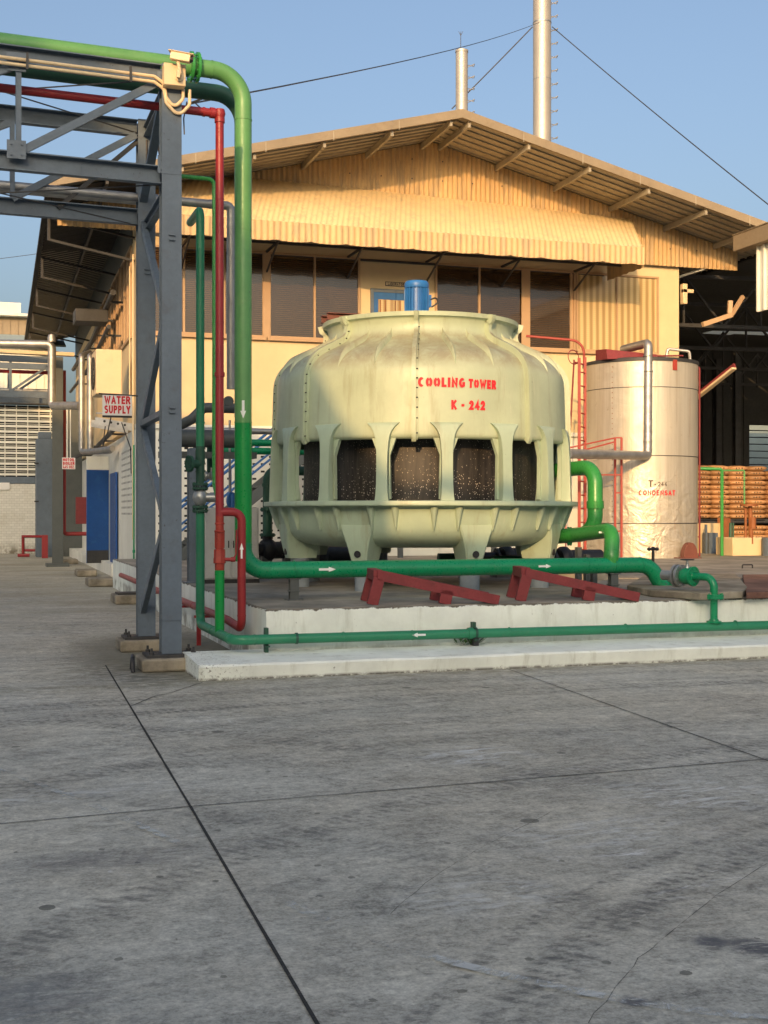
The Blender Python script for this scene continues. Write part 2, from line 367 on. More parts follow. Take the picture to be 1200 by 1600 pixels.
n.L(n.math('MULTIPLY', al, .75), n.b.inputs['Alpha']); M['chalk'] = n.m

# cooling tower fibreglass
def frp(name, c, shoulder):
    n = N(name); X, Y, Z = n.sep(); a = n.noise(1.6, 7, .6); f = n.noise(12, 8, .72); st = n.noise(2.2, 8, .7, n.mapping((2.5, 2.5, .3)))
    base = n.mix(n.ramp(a, .3, .7), sc(c, .90), sc(c, 1.07)); base = n.mix(n.ramp(st, .5, .7, 0, .5), base, lin((140,138,108))); st2 = n.noise(5, 8, .75, n.mapping((3, 3, .18))); base = n.mix(n.ramp(st2, .58, .72, 0, .4), base, lin((206,206,184)))
    sp = n.ramp(n.noise(30, 6, .75), .66, .70, 0, .5)
    base = n.mix(sp, base, lin((90,84,66)))
    if shoulder:
        g = n.t.nodes.new('ShaderNodeNewGeometry'); nz = n.sep(g.outputs['Normal'])[2]
        k = n.math('MULTIPLY', n.ramp(nz, .1, .75), n.ramp(n.noise(4, 8, .75, None, .5), .28, .62, .15, .9))
        base = n.mix(n.math('MULTIPLY', k, .75), base, lin((132,118,94)))
    n.col(base); n.set(n.ramp(f, .3, .7, .34, .52)); n.bump(n.noise(5, 4, .5), .12, .02); return n.m
M['frp'] = frp('fibreglass_shell', lin((176,189,162)), True)
M['frp_b'] = frp('fibreglass_basin', lin((168,187,165)), False)
n = N('wet_fill_netting')
mz = n.mapping((1, 1, .6)); v = n.vor(72, mz); vv = n.sep(n.vor(72, mz, out='Color'))
on = n.math('MULTIPLY', n.math('LESS_THAN', v, n.ramp(vv[1], 0, 1, .12, .34)), n.math('GREATER_THAN', n.math('ADD', vv[0], n.math('MULTIPLY', n.math('SUBTRACT', n.noise(2.5, 3), .5), 1.3)), .70))  # light specks in the colour stand for sparkle on the wet netting
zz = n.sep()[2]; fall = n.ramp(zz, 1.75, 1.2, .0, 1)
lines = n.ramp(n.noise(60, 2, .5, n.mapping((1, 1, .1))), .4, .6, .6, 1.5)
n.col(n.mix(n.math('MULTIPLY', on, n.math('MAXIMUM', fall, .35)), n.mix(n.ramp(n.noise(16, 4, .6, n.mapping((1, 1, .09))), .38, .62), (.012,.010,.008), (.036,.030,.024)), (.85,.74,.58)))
n.set(.5); n.bump(n.vor(46, None), .08, .004); M['fill'] = n.m
# ================================================================== GROUND
mb = MB(); mb.box(-400, 500, -400, 700, -.3, 0)
yard = struct('ground', mb, M['yard'], origin=(0,0,0)); yard['label'] = 'grey stained concrete yard in front of the cooling tower'
def strip(name, pts, w, mat, z0=.0, z1=.004):
    mb = MB()
    if name in ('hairline_crack', 'chalk_line'):
        q = []
        for i in range(len(pts)-1):
            a, b, c, d = pts[max(0,i-1)], pts[i], pts[i+1], pts[min(len(pts)-1,i+2)]
            for j in range(5): t = j/5; q.append(tuple(.5*((2*b[e])+(-a[e]+c[e])*t+(2*a[e]-5*b[e]+4*c[e]-d[e])*t*t+(-a[e]+3*b[e]-3*c[e]+d[e])*t**3)+(random.uniform(-.006,.006) if name[0] == 'h' else 0) for e in (0,1)))
        pts = q+[pts[-1]]
    for a, b in zip(pts, pts[1:]):
        a = V((a[0], a[1], 0)); b = V((b[0], b[1], 0)); s_ = (b-a).normalized().cross(V((0,0,1)))*w/2
        L = (b-a).length; k = max(2, int(L/.25)); vs = []
        for i in range(k+1):
            p = a.lerp(b, i/k); j = 1+random.uniform(-.18, .18)
            vs += [p-s_*j+V((0,0,z1)), p+s_*j+V((0,0,z1))]
        mb.add(vs, [(2*i, 2*i+1, 2*i+3, 2*i+2) for i in range(k)])
    o = mb.build(name, mat, smooth=False, origin=(0,0,0)); o['kind'] = 'structure'; return o
gz = lambda x, y: (lambda p: (p.x, p.y))(onZ(x, y, 0))
o = strip('expansion_joint', [gz(165,1040), gz(297,1260), gz(495,1600), gz(560,1720)], .015, M['sealant']); o['label'] = 'wide dark expansion joint running towards the camera across the yard'
o = strip('slab_joint', [gz(-500,1334), gz(297,1261), gz(1196,1187), gz(1500,1165)], .010, M['sealant'], z1=.0045); o['label'] = 'thin slab joint crossing the yard from left to right'
o = strip('slab_joint', [gz(780,1041), gz(1196,1188), gz(1500,1290)], .010, M['sealant'], z1=.005); o['label'] = 'thin slab joint slanting from the kerb towards the right edge'
o = strip('slab_joint', [gz(-200,1063), gz(165,1041)], .008, M['sealant'], z1=.0055); o['label'] = 'faint slab joint left of the expansion joint end'
o = strip('hairline_crack', [gz(205,1104), gz(238,1090), gz(270,1082), gz(300,1072), gz(316,1067)], .009, M['sealant'], z1=.005); o['label'] = 'crack from the expansion joint to the kerb corner'
o = strip('hairline_crack', [gz(920,1600), gz(990,1510), gz(1040,1465), gz(1120,1400), gz(1200,1350)], .004, M['hairline'], z1=.005); o['label'] = 'hairline crack at the lower right of the yard'
o = strip('hairline_crack', [gz(610,1430), gz(680,1370), gz(745,1330), gz(860,1270)], .003, M['hairline'], z1=.005); o['label'] = 'hairline crack in the middle of the yard'
o = strip('chalk_line', [gz(-60,1180), gz(10,1208), gz(150,1262), gz(300,1330), gz(400,1388), gz(560,1462), gz(760,1520), gz(1000,1570), gz(1250,1600)], .055, M['chalk'], z1=.009); o['label'] = 'worn broken chalk line slanting over the yard'

# ------------------------------------------------------------------ pad and kerb
PX, PY = 2.87, 12.8
def rough_box(x0, x1, y0, y1, z0, z1, nx, amp, seed=1):
    rnd = random.Random(seed); mb = MB()
    mb.box(x0, x1, y0, y1, z0, z1); return mb
mb = MB(); top = .6
# front face polyline with slightly uneven plaster
k = 90; xs = [PX+(40-PX)*(i/k)**1.6 for i in range(k+1)]
rnd = random.Random(3)
zt = [top+rnd.uniform(-.006, .002) for _ in xs]; yt = [PY+rnd.uniform(-.004, .004) for _ in xs]
lo = [V((x, PY+rnd.uniform(-.006,.004), 0)) for x in xs]; hi = [V((x, y, z-.012)) for x, y, z in zip(xs, yt, zt)]
br_ = [V((x, y+.014, z)) for x, y, z in zip(xs, yt, zt)]; bk = [V((x, 27.6, top)) for x in xs]; bb = [V((x, 27.6, 0)) for x in xs]
rows = [lo, hi, br_, bk, bb]; n0 = k+1
mb.add([p for r in rows for p in r], [(r*n0+i, r*n0+i+1, (r+1)*n0+i+1, (r+1)*n0+i) for r in range(4) for i in range(k)]+[tuple(r*n0 for r in range(5)), tuple(r*n0+k for r in reversed(range(5)))])
pad = mb.build('plinth', M['pad'], smooth=True, ang=25, origin=(0,0,0)); tag(pad, 'long white painted concrete plinth carrying the cooling tower', 'plinth')
mb = MB(); mb.box(PX+.02, 39.9, PY+.045, 27.5, .59, .606)
pt = mb.build('worn_top', M['pad_top'], parent=pad, smooth=False); tag(pt, 'bare dirty concrete top')
mb = MB(); k = 60; xs = [2.05+(40-2.05)*(i/k)**1.5 for i in range(k+1)]; n0 = k+1
h = [.15+rnd.uniform(-.004,.004) for _ in xs]
rows = [[V((x, 12.05+rnd.uniform(-.006,.006), 0)) for x in xs], [V((x, 12.03+rnd.uniform(-.006,.006), q-.02)) for x, q in zip(xs, h)], [V((x, 12.05, q)) for x, q in zip(xs, h)], [V((x, 12.795, q+.03)) for x, q in zip(xs, h)], [V((x, 12.795, 0)) for x in xs]]
mb.add([p for r in rows for p in r], [(r*n0+i, r*n0+i+1, (r+1)*n0+i+1, (r+1)*n0+i) for r in range(4) for i in range(k)]+[tuple(r*n0 for r in range(5)), tuple(r*n0+k for r in reversed(range(5)))])
mb.box(2.052, PX+.05, 12.78, 13.02, 0, .178)
kerb = mb.build('kerb', M['kerb'], ang=30, origin=(0,0,0)); tag(kerb, 'low white painted concrete kerb along the foot of the plinth', 'kerb')

# ================================================================== COOLING TOWER
TC = V((5.90, 16.64, 0)); E0 = V((-.334, -.9425, 0)).normalized(); TT = V((.9425, -.334, 0)).normalized(); UP = V((0,0,1))
def tp(phi, r, z):
    a = math.radians(phi); return TC+(E0*math.cos(a)+TT*math.sin(a))*r+UP*z
def td(phi):
    a = math.radians(phi); return (E0*math.cos(a)+TT*math.sin(a)), (TT*math.cos(a)-E0*math.sin(a))
tower = thing('cooling_tower', (TC.x, TC.y, .6), 'large pale green round fibreglass cooling tower with red stencilled name and K-242', 'cooling tower')
SH = [(1.93,2.50),(1.975,2.53),(1.985,2.62),(1.975,3.0),(1.965,3.30),(1.94,3.42),(1.88,3.52),(1.78,3.61),(1.65,3.68),(1.50,3.75),(1.38,3.81),(1.305,3.87),(1.27,3.94),(1.265,4.02),(1.285,4.09)]
def cr(prof, k=3):   # smooth a profile
    out = []
    for i in range(len(prof)-1):
        p0 = prof[max(0,i-1)]; p1 = prof[i]; p2 = prof[i+1]; p3 = prof[min(len(prof)-1,i+2)]
        for j in range(k):
            t = j/k; out.append(tuple(.5*((2*p1[q])+(-p0[q]+p2[q])*t+(2*p0[q]-5*p1[q]+4*p2[q]-p3[q])*t*t+(-p0[q]+3*p1[q]-3*p2[q]+p3[q])*t**3) for q in (0,1)))
    return out+[prof[-1]]
SHs = cr(SH, 3)
shell_in = [(r-.03, z) for r, z in reversed(SHs)]
mb = MB(); mb.lathe(SHs+[(1.31,4.105),(1.34,4.11),(1.345,4.165),(1.30,4.17),(1.25,4.15)]+shell_in+[SHs[0]], TC, 160)
shell = mb.build('shell', M['frp'], tower, ang=50)
# raised sheet joints with bolts, every 45 degrees
def rib_on(mb, phi, prof, w, h, taper=False, halfround=False):
    er, et = td(phi); n = len(prof); c = TC
    pts = []
    for i, (r, z) in enumerate(prof):
        a = prof[max(0,i-1)]; b = prof[min(n-1,i+1)]; dr, dz = b[0]-a[0], b[1]-a[1]; l = math.hypot(dr, dz); nr, nz = dz/l, -dr/l
        k = 1
        if taper: k = max(.02, min(1, 3.2*min(i, n-1-i)/(n-1)))
        base = c+er*(r-.006)+UP*z; nn = er*nr+UP*nz
        if halfround: ring = [base-et*w/2*k, base-et*w*.3*k+nn*h*.75*k, base+nn*h*k, base+et*w*.3*k+nn*h*.75*k, base+et*w/2*k]
        else: ring = [base-et*w/2, base-et*w/2+nn*h, base+et*w/2+nn*h, base+et*w/2]
        pts.append(ring)
    m = len(pts[0]); mb.add([p for r in pts for p in r], [(i*m+j, i*m+j+1, (i+1)*m+j+1, (i+1)*m+j) for i in range(n-1) for j in range(m-1)]+[tuple(range(m)), tuple((n-1)*m+j for j in reversed(range(m)))])
SEAM = [-2+45*k for k in range(8)]
prof_sm = [p for p in SHs[2:]]+[(1.335, 4.12), (1.345, 4.17)]
for s_ in SEAM:
    mb = MB(); rib_on(mb, s_-.25, prof_sm, .055, .080); rib_on(mb, s_+.85, prof_sm, .018, .045)
    mb.build('seam_flange', M['frp'], tower, ang=40)
    mb = MB()
    for i in range(5, len(SHs)-3, 4):
        r, z = SHs[i]; er, et = td(s_); q = TC+er*(r+.045)+UP*z; mb.cyl(q-et*.0, q+et*.042, .008, 8)
    for z in (2.75, 2.88, 3.12, 3.24): er, et = td(s_); q = TC+er*(1.975+.045)+UP*z; mb.cyl(q-et*.0, q+et*.042, .008, 8)
    mb.build('seam_bolts', M['black'], tower)
rp = [p for p in SHs if 3.36 < p[1] < 4.0]
for s_ in SEAM:
    for k in (1, 2):
        mb = MB(); rib_on(mb, s_+15*k, cr(rp, 2), .070, .068, taper=True, halfround=True); mb.build('stiffening_rib', M['frp'], tower, ang=70)
# sixteen flared columns of the air inlet
for k in range(16):
    phi = -2+11.25+22.5*k; er, et = td(phi); mb = MB(); rings = []
    for z, w, rf, rb in ((1.735,.088,2.075,1.86),(1.80,.078,2.072,1.86),(1.95,.070,2.068,1.88),(2.15,.068,2.062,1.89),(2.32,.070,2.056,1.90),(2.45,.078,2.05,1.91),(2.54,.094,2.045,1.93),(2.60,.118,2.036,1.94),(2.65,.152,2.025,1.95),(2.69,.195,2.008,1.95),(2.70,.205,1.985,1.95)):
        c = TC+UP*z; rings.append([c+er*rf-et*w, c+er*(rf+.004)+et*0, c+er*rf+et*w, c+er*(rf-.05)+et*w*1.02, c+er*rb+et*w*.55, c+er*rb-et*w*.55, c+er*(rf-.05)-et*w*1.02])
    m = 7; n = len(rings); mb.add([p for r in rings for p in r], [(i*m+j, i*m+(j+1) % m, (i+1)*m+(j+1) % m, (i+1)*m+j) for i in range(n-1) for j in range(m)]+[tuple(range(m)), tuple((n-1)*m+j for j in reversed(range(m)))])
    # side webs flaring back to the shell skirt
    for sg in (-1, 1):
        mb.add([c_ for c_ in (TC+er*1.95+et*sg*.06+UP*1.76, TC+er*1.95+et*sg*.085+UP*1.76, TC+er*1.95+et*sg*.075+UP*2.3, TC+er*1.95+et*sg*.15+UP*2.5, TC+er*1.95+et*sg*.19+UP*2.56, TC+er*1.95+et*sg*.06+UP*2.56)]+
               [c_ for c_ in (TC+er*1.90+et*sg*.06+UP*1.76, TC+er*1.90+et*sg*.085+UP*1.76, TC+er*1.90+et*sg*.075+UP*2.3, TC+er*1.90+et*sg*.15+UP*2.5, TC+er*1.90+et*sg*.19+UP*2.56, TC+er*1.90+et*sg*.06+UP*2.56)],
               [(0,1,2,3,4,5),(11,10,9,8,7,6)]+[(i,(i+1)%6,(i+1)%6+6,i+6) for i in range(6)])
    mb.build('inlet_column', M['frp_b'], tower, ang=45)
# fill pack seen through the inlet
mb = MB(); mb.lathe([(0,2.62),(1.585,2.62),(1.60,2.60),(1.60,1.60),(0,1.60)], TC, 96); mb.build('fill_pack', M['fill'], tower)
mb = MB(); mb.lathe([(1.60,2.63),(1.95,2.63),(1.95,2.66),(1.60,2.66),(1.60,2.63)], TC, 96); mb.build('deck_ring', M['frp_b'], tower)
# basin
BA = [(2.145,1.735),(2.15,1.70),(2.14,1.675),(2.07,1.668),(2.005,1.655),(1.98,1.60),(1.965,1.52),(1.945,1.43),(1.905,1.33),(1.83,1.25),(1.70,1.19),(1.5,1.155),(1.2,1.14),(0,1.13)]
mb = MB(); mb.lathe([(0,1.55),(1.88,1.55),(1.9,1.6),(1.92,1.74),(2.06,1.742)]+cr(BA, 3), TC, 160); mb.build('basin', M['frp_b'], tower, ang=35)
bap = [p for p in cr(BA, 3) if p[1] < 1.66 and p[0] > 1.4]
for s_ in SEAM:
    mb = MB(); rib_on(mb, s_, bap, .045, -.055 if False else .05); mb.build('seam_flange', M['frp_b'], tower, ang=40)
for k in range(16):
    for dl in (-4.4, 4.4):
        phi = -2+11.25+22.5*k+dl; er, et = td(phi); mb = MB(); rings = []
        for i in range(9):
            t = i/8; z = 1.668-.30*t; w = .055*(1-t)**.8+.002; dpt = .10*(1-t)**.9+.001; rr = 1.985-.02*t
            rings.append([TC+er*(rr-.03)-et*w+UP*z, TC+er*(rr+dpt*.7)-et*w*.75+UP*z, TC+er*(rr+dpt)+UP*z, TC+er*(rr+dpt*.7)+et*w*.75+UP*z, TC+er*(rr-.03)+et*w+UP*z])
        m = 5; mb.add([p for r in rings for p in r], [(i*m+j, i*m+j+1, (i+1)*m+j+1, (i+1)*m+j) for i in range(8) for j in range(m-1)]); mb.build('rim_gusset', M['frp_b'], tower, ang=70)
for k in range(8):
    phi = -24+45*k; er, et = td(phi); mb = MB(); rings = []
    for z, w, rf, rb in ((1.44,.215,1.952,1.80),(1.36,.190,1.955,1.72),(1.27,.158,1.950,1.6),(1.12,.115,1.925,1.5),(.99,.088,1.895,1.52)):
        c = TC+UP*z; rings.append([c+er*rf-et*w, c+er*rf+et*w, c+er*(rf-.02)+et*(w+.02), c+er*rb+et*(w+.015), c+er*rb-et*(w+.015), c+er*(rf-.02)-et*(w+.02)])
    m = 6; mb.add([p for r in rings for p in r], [(i*m+j, i*m+(j+1) % m, (i+1)*m+(j+1) % m, (i+1)*m+j) for i in range(4) for j in range(m)]+[tuple(range(m)), tuple(4*m+j for j in reversed(range(m)))])
    ft = mb.build('basin_foot', M['frp_b'], tower, ang=30)
    q = TC+er*1.922+UP*1.075; mb = MB(); mb.cyl(q-er*.03, q+er*.004, .044, 20); mb.build('drain_hole', M['black'], ft)
    c = TC+er*1.72; mb = MB(); mb.cyl(c+UP*.60, c+UP*.99, .125, 28); pr = mb.build('pier', M['pier'], bevel=.008)
    tag(pr, ['concrete pier under the basin foot left of the front seam','concrete pier under the basin foot right of the front seam','round concrete pier under the right-hand basin foot'][k] if k < 3 else {7:'round concrete pier under the left-hand basin foot',3:'round concrete pier at the right rear of the cooling tower',4:'round concrete pier at the back of the cooling tower, right of its axis',5:'round concrete pier at the back of the cooling tower, left of its axis',6:'round concrete pier at the left rear of the cooling tower'}[k], 'pier', 'concrete piers under the cooling tower')
# fan support beams and motor
mb = MB(); mb.ibeam(TC+V((-1.33,.0,4.235)), TC+V((1.33,.0,4.235)), .10, .10); mb.ibeam(TC+V((-1.33,.30,4.235)), TC+V((1.33,.30,4.235)), .10, .10)
sb = mb.build('fan_support', M['rust_brown'], tower)
mt = mb = MB(); mc = TC+V((-.0,.15,0)); mb.lathe([(0,4.30),(.172,4.30),(.172,4.345),(.135,4.36),(.135,4.70),(.165,4.705),(.170,4.73),(.168,4.775),(.15,4.80),(0,4.805)], mc, 40)
for i in range(20):
    a = 2*PI*i/20; u = V((math.cos(a), math.sin(a), 0)); mb.bar(mc+u*.150+UP*4.36, mc+u*.150+UP*4.70, .012, .044, up=u)
mo = mb.build('fan_motor', M['blue_motor'], tower)
mb = MB(); er, et = td(75); mb.box(mc.x+.13, mc.x+.20, mc.y-.06, mc.y+.06, 4.45, 4.62); mb.build('terminal_box', M['blue_motor'], mo, bevel=.006)
mb = MB(); q = mc+V((.18,-.05,4.55)); mb.tube([q, q+V((.09,-.02,.04)), q+V((.11,-.02,-.04)), q+V((.02,0,-.10))], .012, .04, 8); mb.build('motor_cable', M['black'], mo)
mb = MB(); mb.lathe([(0,4.18),(.16,4.18),(.16,4.23),(0,4.23)], mc, 24)
for i in range(4):
    a = PI/4+i*PI/2; u = V((math.cos(a), math.sin(a), 0)); mb.bar(mc+u*.12+UP*4.0, mc+u*1.15+UP*4.02, .22, .015, up=(.15*math.sin(a), -.15*math.cos(a), 1))
mb.build('fan', M['dark_steel'], tower)
# lettering wrapped round the shell
def text_mesh(s, size, ext=0, off=0, sx=1, space=1):
    cu = bpy.data.curves.new('t', 'FONT'); cu.body = s; cu.size = size; cu.align_x = 'CENTER'; cu.align_y = 'CENTER'; cu.offset = off; cu.extrude = ext; cu.space_character = space
    ob = bpy.data.objects.new('t', cu); COL.objects.link(ob); dg = bpy.context.evaluated_depsgraph_get(); me = ob.evaluated_get(dg).to_mesh()
    vs = [V((v.co.x*sx, v.co.y, v.co.z)) for v in me.vertices]; fs = [tuple(p.vertices) for p in me.polygons]
    ob.evaluated_get(dg).to_mesh_clear(); bpy.data.objects.remove(ob); bpy.data.curves.remove(cu); return vs, fs
def _a(cx, cy, rx, ry, a0, a1, k=7): return [(cx+rx*math.cos(math.radians(a0+(a1-a0)*i/k)), cy+ry*math.sin(math.radians(a0+(a1-a0)*i/k))) for i in range(k+1)]
GL = {'A':(1.05,[[(0,0),(.5,1),(1,0)],[(.2,.3),(.8,.3)]]),
'B':(.95,[[(0,0),(0,1)],[(0,1)]+_a(.6,.77,.32,.23,90,-90)+[(0,.54)],[(0,.54)]+_a(.65,.27,.35,.27,90,-90)+[(0,0)]]),
'C':(1,[_a(.5,.5,.5,.5,50,180)+_a(.5,.5,.5,.5,190,310)]),
'D':(1,[[(0,0),(0,1)],[(0,1)]+_a(.5,.5,.5,.5,90,-90)+[(0,0)]]),
'E':(.85,[[(1,1),(0,1),(0,0),(1,0)],[(0,.5),(.85,.5)]]),
'G':(1.02,[_a(.5,.5,.5,.5,50,180)+_a(.5,.5,.5,.5,190,300)+[(.95,.12),(.95,.45),(.55,.45)]]),
'H':(1,[[(0,0),(0,1)],[(1,0),(1,1)],[(0,.5),(1,.5)]]),'I':(.02,[[(.5,0),(.5,1)]]),
'K':(1,[[(0,0),(0,1)],[(.95,1),(.05,.42)],[(.3,.58),(1,0)]]),'L':(.8,[[(0,1),(0,0),(1,0)]]),
'M':(1.2,[[(0,0),(0,1),(.5,.2),(1,1),(1,0)]]),'N':(1,[[(0,0),(0,1),(1,0),(1,1)]]),
'O':(1.05,[_a(.5,.5,.5,.5,90,270,12),_a(.5,.5,.5,.5,-90,90,12)]),
'P':(.92,[[(0,0),(0,1)],[(0,1)]+_a(.6,.75,.38,.25,90,-90)+[(0,.5)]]),
'R':(1,[[(0,0),(0,1)],[(0,1)]+_a(.6,.75,.36,.25,90,-90)+[(0,.5)],[(.5,.5),(1,0)]]),
'S':(.95,[_a(.5,.75,.46,.25,30,180)+_a(.5,.75,.46,.25,200,270,3)+_a(.5,.25,.5,.25,80,-30,6)+_a(.5,.25,.5,.25,-50,-155,5)]),
'T':(.95,[[(0,1),(1,1)],[(.5,.98),(.5,0)]]),'U':(1,[[(0,1),(0,.35)]+_a(.5,.35,.5,.35,190,350)+[(1,.35),(1,1)]]),
'W':(1.4,[[(0,1),(.25,0),(.5,.8),(.75,0),(1,1)]]),'Y':(1,[[(0,1),(.5,.45),(1,1)],[(.5,.5),(.5,0)]]),'Z':(.9,[[(0,1),(1,1),(0,0),(1,0)]]),
'2':(.9,[_a(.5,.7,.5,.3,165,-20)+[(.85,.5),(0,0),(1,0)]]),'4':(.95,[[(.75,0),(.75,1),(0,.28),(1,.28)]]),'-':(.6,[[(.05,.45),(.95,.45)]]),'.':(.02,[[(.5,0),(.5,.02)]])}
def stroke_mesh(s, H, t, k=.62, gap=.30, stencil=False):
    # bold stroke lettering: returns flat verts/faces centred on the word; strokes are stacked a fraction of a millimetre
    vs = []; fs = []; x = 0; li = 0
    for ch in s:
        if ch == ' ': x += H*.42; continue
        w, st = GL[ch]; W_ = max(0, w*H*k-t)
        if stencil and ch in 'O': st = [_a(.5,.5,.5,.5,98,262,12), _a(.5,.5,.5,.5,-82,82,12)]
        if stencil and ch in 'CG': st = [p_ for p_ in st]
        for pl in st:
            P_ = [V((x+t/2+p[0]*W_ if W_ else x+t/2, t/2+p[1]*(H-t), 0)) for p in pl]; Q = [P_[0]]
            for p in P_[1:]:
                if (p-Q[-1]).length > 1e-5: Q.append(p)
            n0 = len(vs); m = len(Q)
            for i in range(m):
                d0 = (Q[i]-Q[i-1]).normalized() if i else None; d1 = (Q[i+1]-Q[i]).normalized() if i < m-1 else None
                if d0 is None: d0 = d1
                if d1 is None: d1 = d0
                a = (d0+d1); a = a.normalized() if a.length > .1 else d0; nn = V((-a.y, a.x, 0)); c_ = max(.42, nn.dot(V((-d0.y, d0.x, 0))))
                ext = V((0,0,0))
                if i == 0: ext = -d1*t/2
                if i == m-1: ext = d0*t/2
                if ch in 'CGS' or (stencil and ch == 'O'): ext = ext*0
                q = Q[i]+ext; vs += [q+nn*t/2/c_+V((0,0,.0004*li)), q-nn*t/2/c_+V((0,0,.0004*li))]
            fs += [(n0+2*i, n0+2*i+1, n0+2*i+3, n0+2*i+2) for i in range(m-1)]; li += 1
        x += W_+t+H*gap*.5
    tot = x-H*gap*.5
    return [V((v.x-tot/2, v.y-H/2, v.z)) for v in vs], fs, tot
def wrap_stroke(name, s, H, t, width, c, r, phi, z, frame, mat, parent, rot=0, gap=.3, stencil=False):
    vs, fs, tot = stroke_mesh(s, H, t, .62, gap, stencil); sx = width/tot if width else 1; mb = MB(); out = []; e0, t0 = frame
    for v in vs:
        x0, y0 = v.x*sx, v.y; x = x0*math.cos(rot)-y0*math.sin(rot); y = x0*math.sin(rot)+y0*math.cos(rot); a = math.radians(phi)+x/r
        out.append(c+(e0*math.cos(a)+t0*math.sin(a))*(r+.006+v.z)+UP*(z+y))
    mb.add(out, fs); return mb.build(name, mat, parent, smooth=False)
def flat_stroke(name, s, H, t, width, c, mat, parent, gap=.3, nrm=V((0,-1,0)), xd=V((1,0,0))):
    vs, fs, tot = stroke_mesh(s, H, t, .62, gap); sx = width/tot if width else 1; mb = MB(); mb.add([V(c)+xd*v.x*sx+UP*v.y+nrm*v.z for v in vs], fs); return mb.build(name, mat, parent, smooth=False)
def wrap_text(name, s, size, c, r, phi, z, frame, mat, parent, off=0, sx=1, rot=0, space=1, R_of=None):
    vs, fs = text_mesh(s, size, 0, off, sx, space); mb = MB(); out = []
    for v in vs:
        x = v.x*math.cos(rot)-v.y*math.sin(rot); y = v.x*math.sin(rot)+v.y*math.cos(rot)
        a = math.radians(phi)+x/r; e0, t0 = frame; out.append(c+(e0*math.cos(a)+t0*math.sin(a))*(r+.006)+UP*(z+y))
    mb.add(out, fs); return mb.build(name, mat, parent, smooth=False)
wrap_stroke('stencilled_name', 'COOLING', .118, .031, .585, TC, 1.972, 7.7, 3.19, (E0, TT), M['stencil_red'], tower, -.01, .22, True)
wrap_stroke('stencilled_name', 'TOWER', .114, .031, .375, TC, 1.972, 22.9, 3.18, (E0, TT), M['stencil_red'], tower, -.02, .2, True)
wrap_stroke('stencilled_number', 'K - 242', .118, .030, .44, TC, 1.978, 17.4, 2.915, (E0, TT), M['stencil_red'], tower, 0, .24)

# ================================================================== PIPES
def band(mb, p, d, r, w=.012): mb.disc(p, d, r, w, 24)
def arrow_mark(parent, c, d, r, L, Wd, mat=None):
    c = V(c); d = V(d).normalized(); n = (O-c); n -= d*n.dot(d); n.normalize(); s_ = d.cross(n); rr = r+.003
    def P(a, b): th = b/rr; return c+d*a+(s_*math.sin(th)+n*math.cos(th))*rr
    vs = []; fs = []; hw = Wd*.22; cols = [-1,-.5,0,.5,1]
    for b in cols: vs.append(P(-L/2, b*hw)); vs.append(P(L*.08, b*hw))
    fs += [(2*i, 2*i+2, 2*i+3, 2*i+1) for i in range(4)]
    m = len(vs); hb = [P(L*.08, b*Wd/2) for b in cols]; vs += hb; tip = []
    mid = [P(L*.08+(L*.42)*.5, b*Wd/4) for b in cols]; vs += mid; vs.append(P(L/2, 0)); T = len(vs)-1
    fs += [(m+i, m+i+1, m+5+i+1, m+5+i) for i in range(4)]+[(m+5+i, m+5+i+1, T) for i in range(4)]
    mb = MB(); mb.add(vs, fs); return mb.build('flow_arrow', mat or M['arrow'], parent, smooth=False)
GD = V((.9977, .068, 0)).normalized()          # the pipe rack runs a little off the building line
BR = .095
# big green supply pipe
bx, by = 2.90, 14.1
big = thing('water_pipe', (bx, by, .9), 'thick green water main dropping beside the rack then running along the plinth', 'pipe')
mb = MB(); zt_ = 6.50
endx = 8.0
p_left = V((bx, by, zt_))-GD*9+V((0,0,.0))
mb.tube([p_left, V((bx, by, zt_)), V((bx, by, 2.60))], BR, .34, 24, arc=12)
for q, d in ((V((bx, by, 5.98)), UP), (V((bx-.36, by-.024, zt_)), GD), (V((bx,by,2.60)), UP), (p_left+GD*5.6, GD)): band(mb, q, d, BR+.005)
[band(mb, V((bx, by, z_)), UP, BR+.0035, .008) for z_ in (4.75, 3.55)]; [band(mb, V((bx, by, zt_))-GD*t_, GD, BR+.0035, .008) for t_ in (1.5, 2.9, 4.3)]
mb.build('faded_upper_run', M['green_faded'], big, label='faded sage green upper run and elbow')
Ze = .945; xe = onY(1000, 890, by).x
mb = MB(); mb.tube([V((bx, by, 2.595)), V((bx, by, 1.05))], BR+.001, 0, 24); mb.build('vivid_drop', M['green_vivid'], big, label='freshly painted vivid green vertical drop')
mb = MB(); mb.tube([V((bx, by, 1.26)), V((bx, by, Ze)), V((xe+.13, by, Ze)), V((xe+.36, by, .60))], BR+.002, .26, 24, arc=12)
for q, d in ((V((bx,by,1.235)), UP), (V((bx+.30,by,Ze)), V((1,0,0))), (V((onY(962,885,by).x,by,Ze)), V((1,0,0)))): band(mb, q, d, BR+.007)
[band(mb, V((x_, by, Ze)), V((1,0,0)), BR+.006, .008) for x_ in (4.55, 5.9, 7.15, xe)]
run = mb.build('plinth_run', M['green_pipe'], big)
arrow_mark(big, (bx, by, 2.74), -UP, BR+.001, .20, .066)
arrow_mark(big, (onY(508,892,by).x, by, Ze), (1,0,0), BR+.002, .20, .06); arrow_mark(big, (onY(846,888,by).x, by, Ze), (1,0,0), BR+.002, .17, .055)
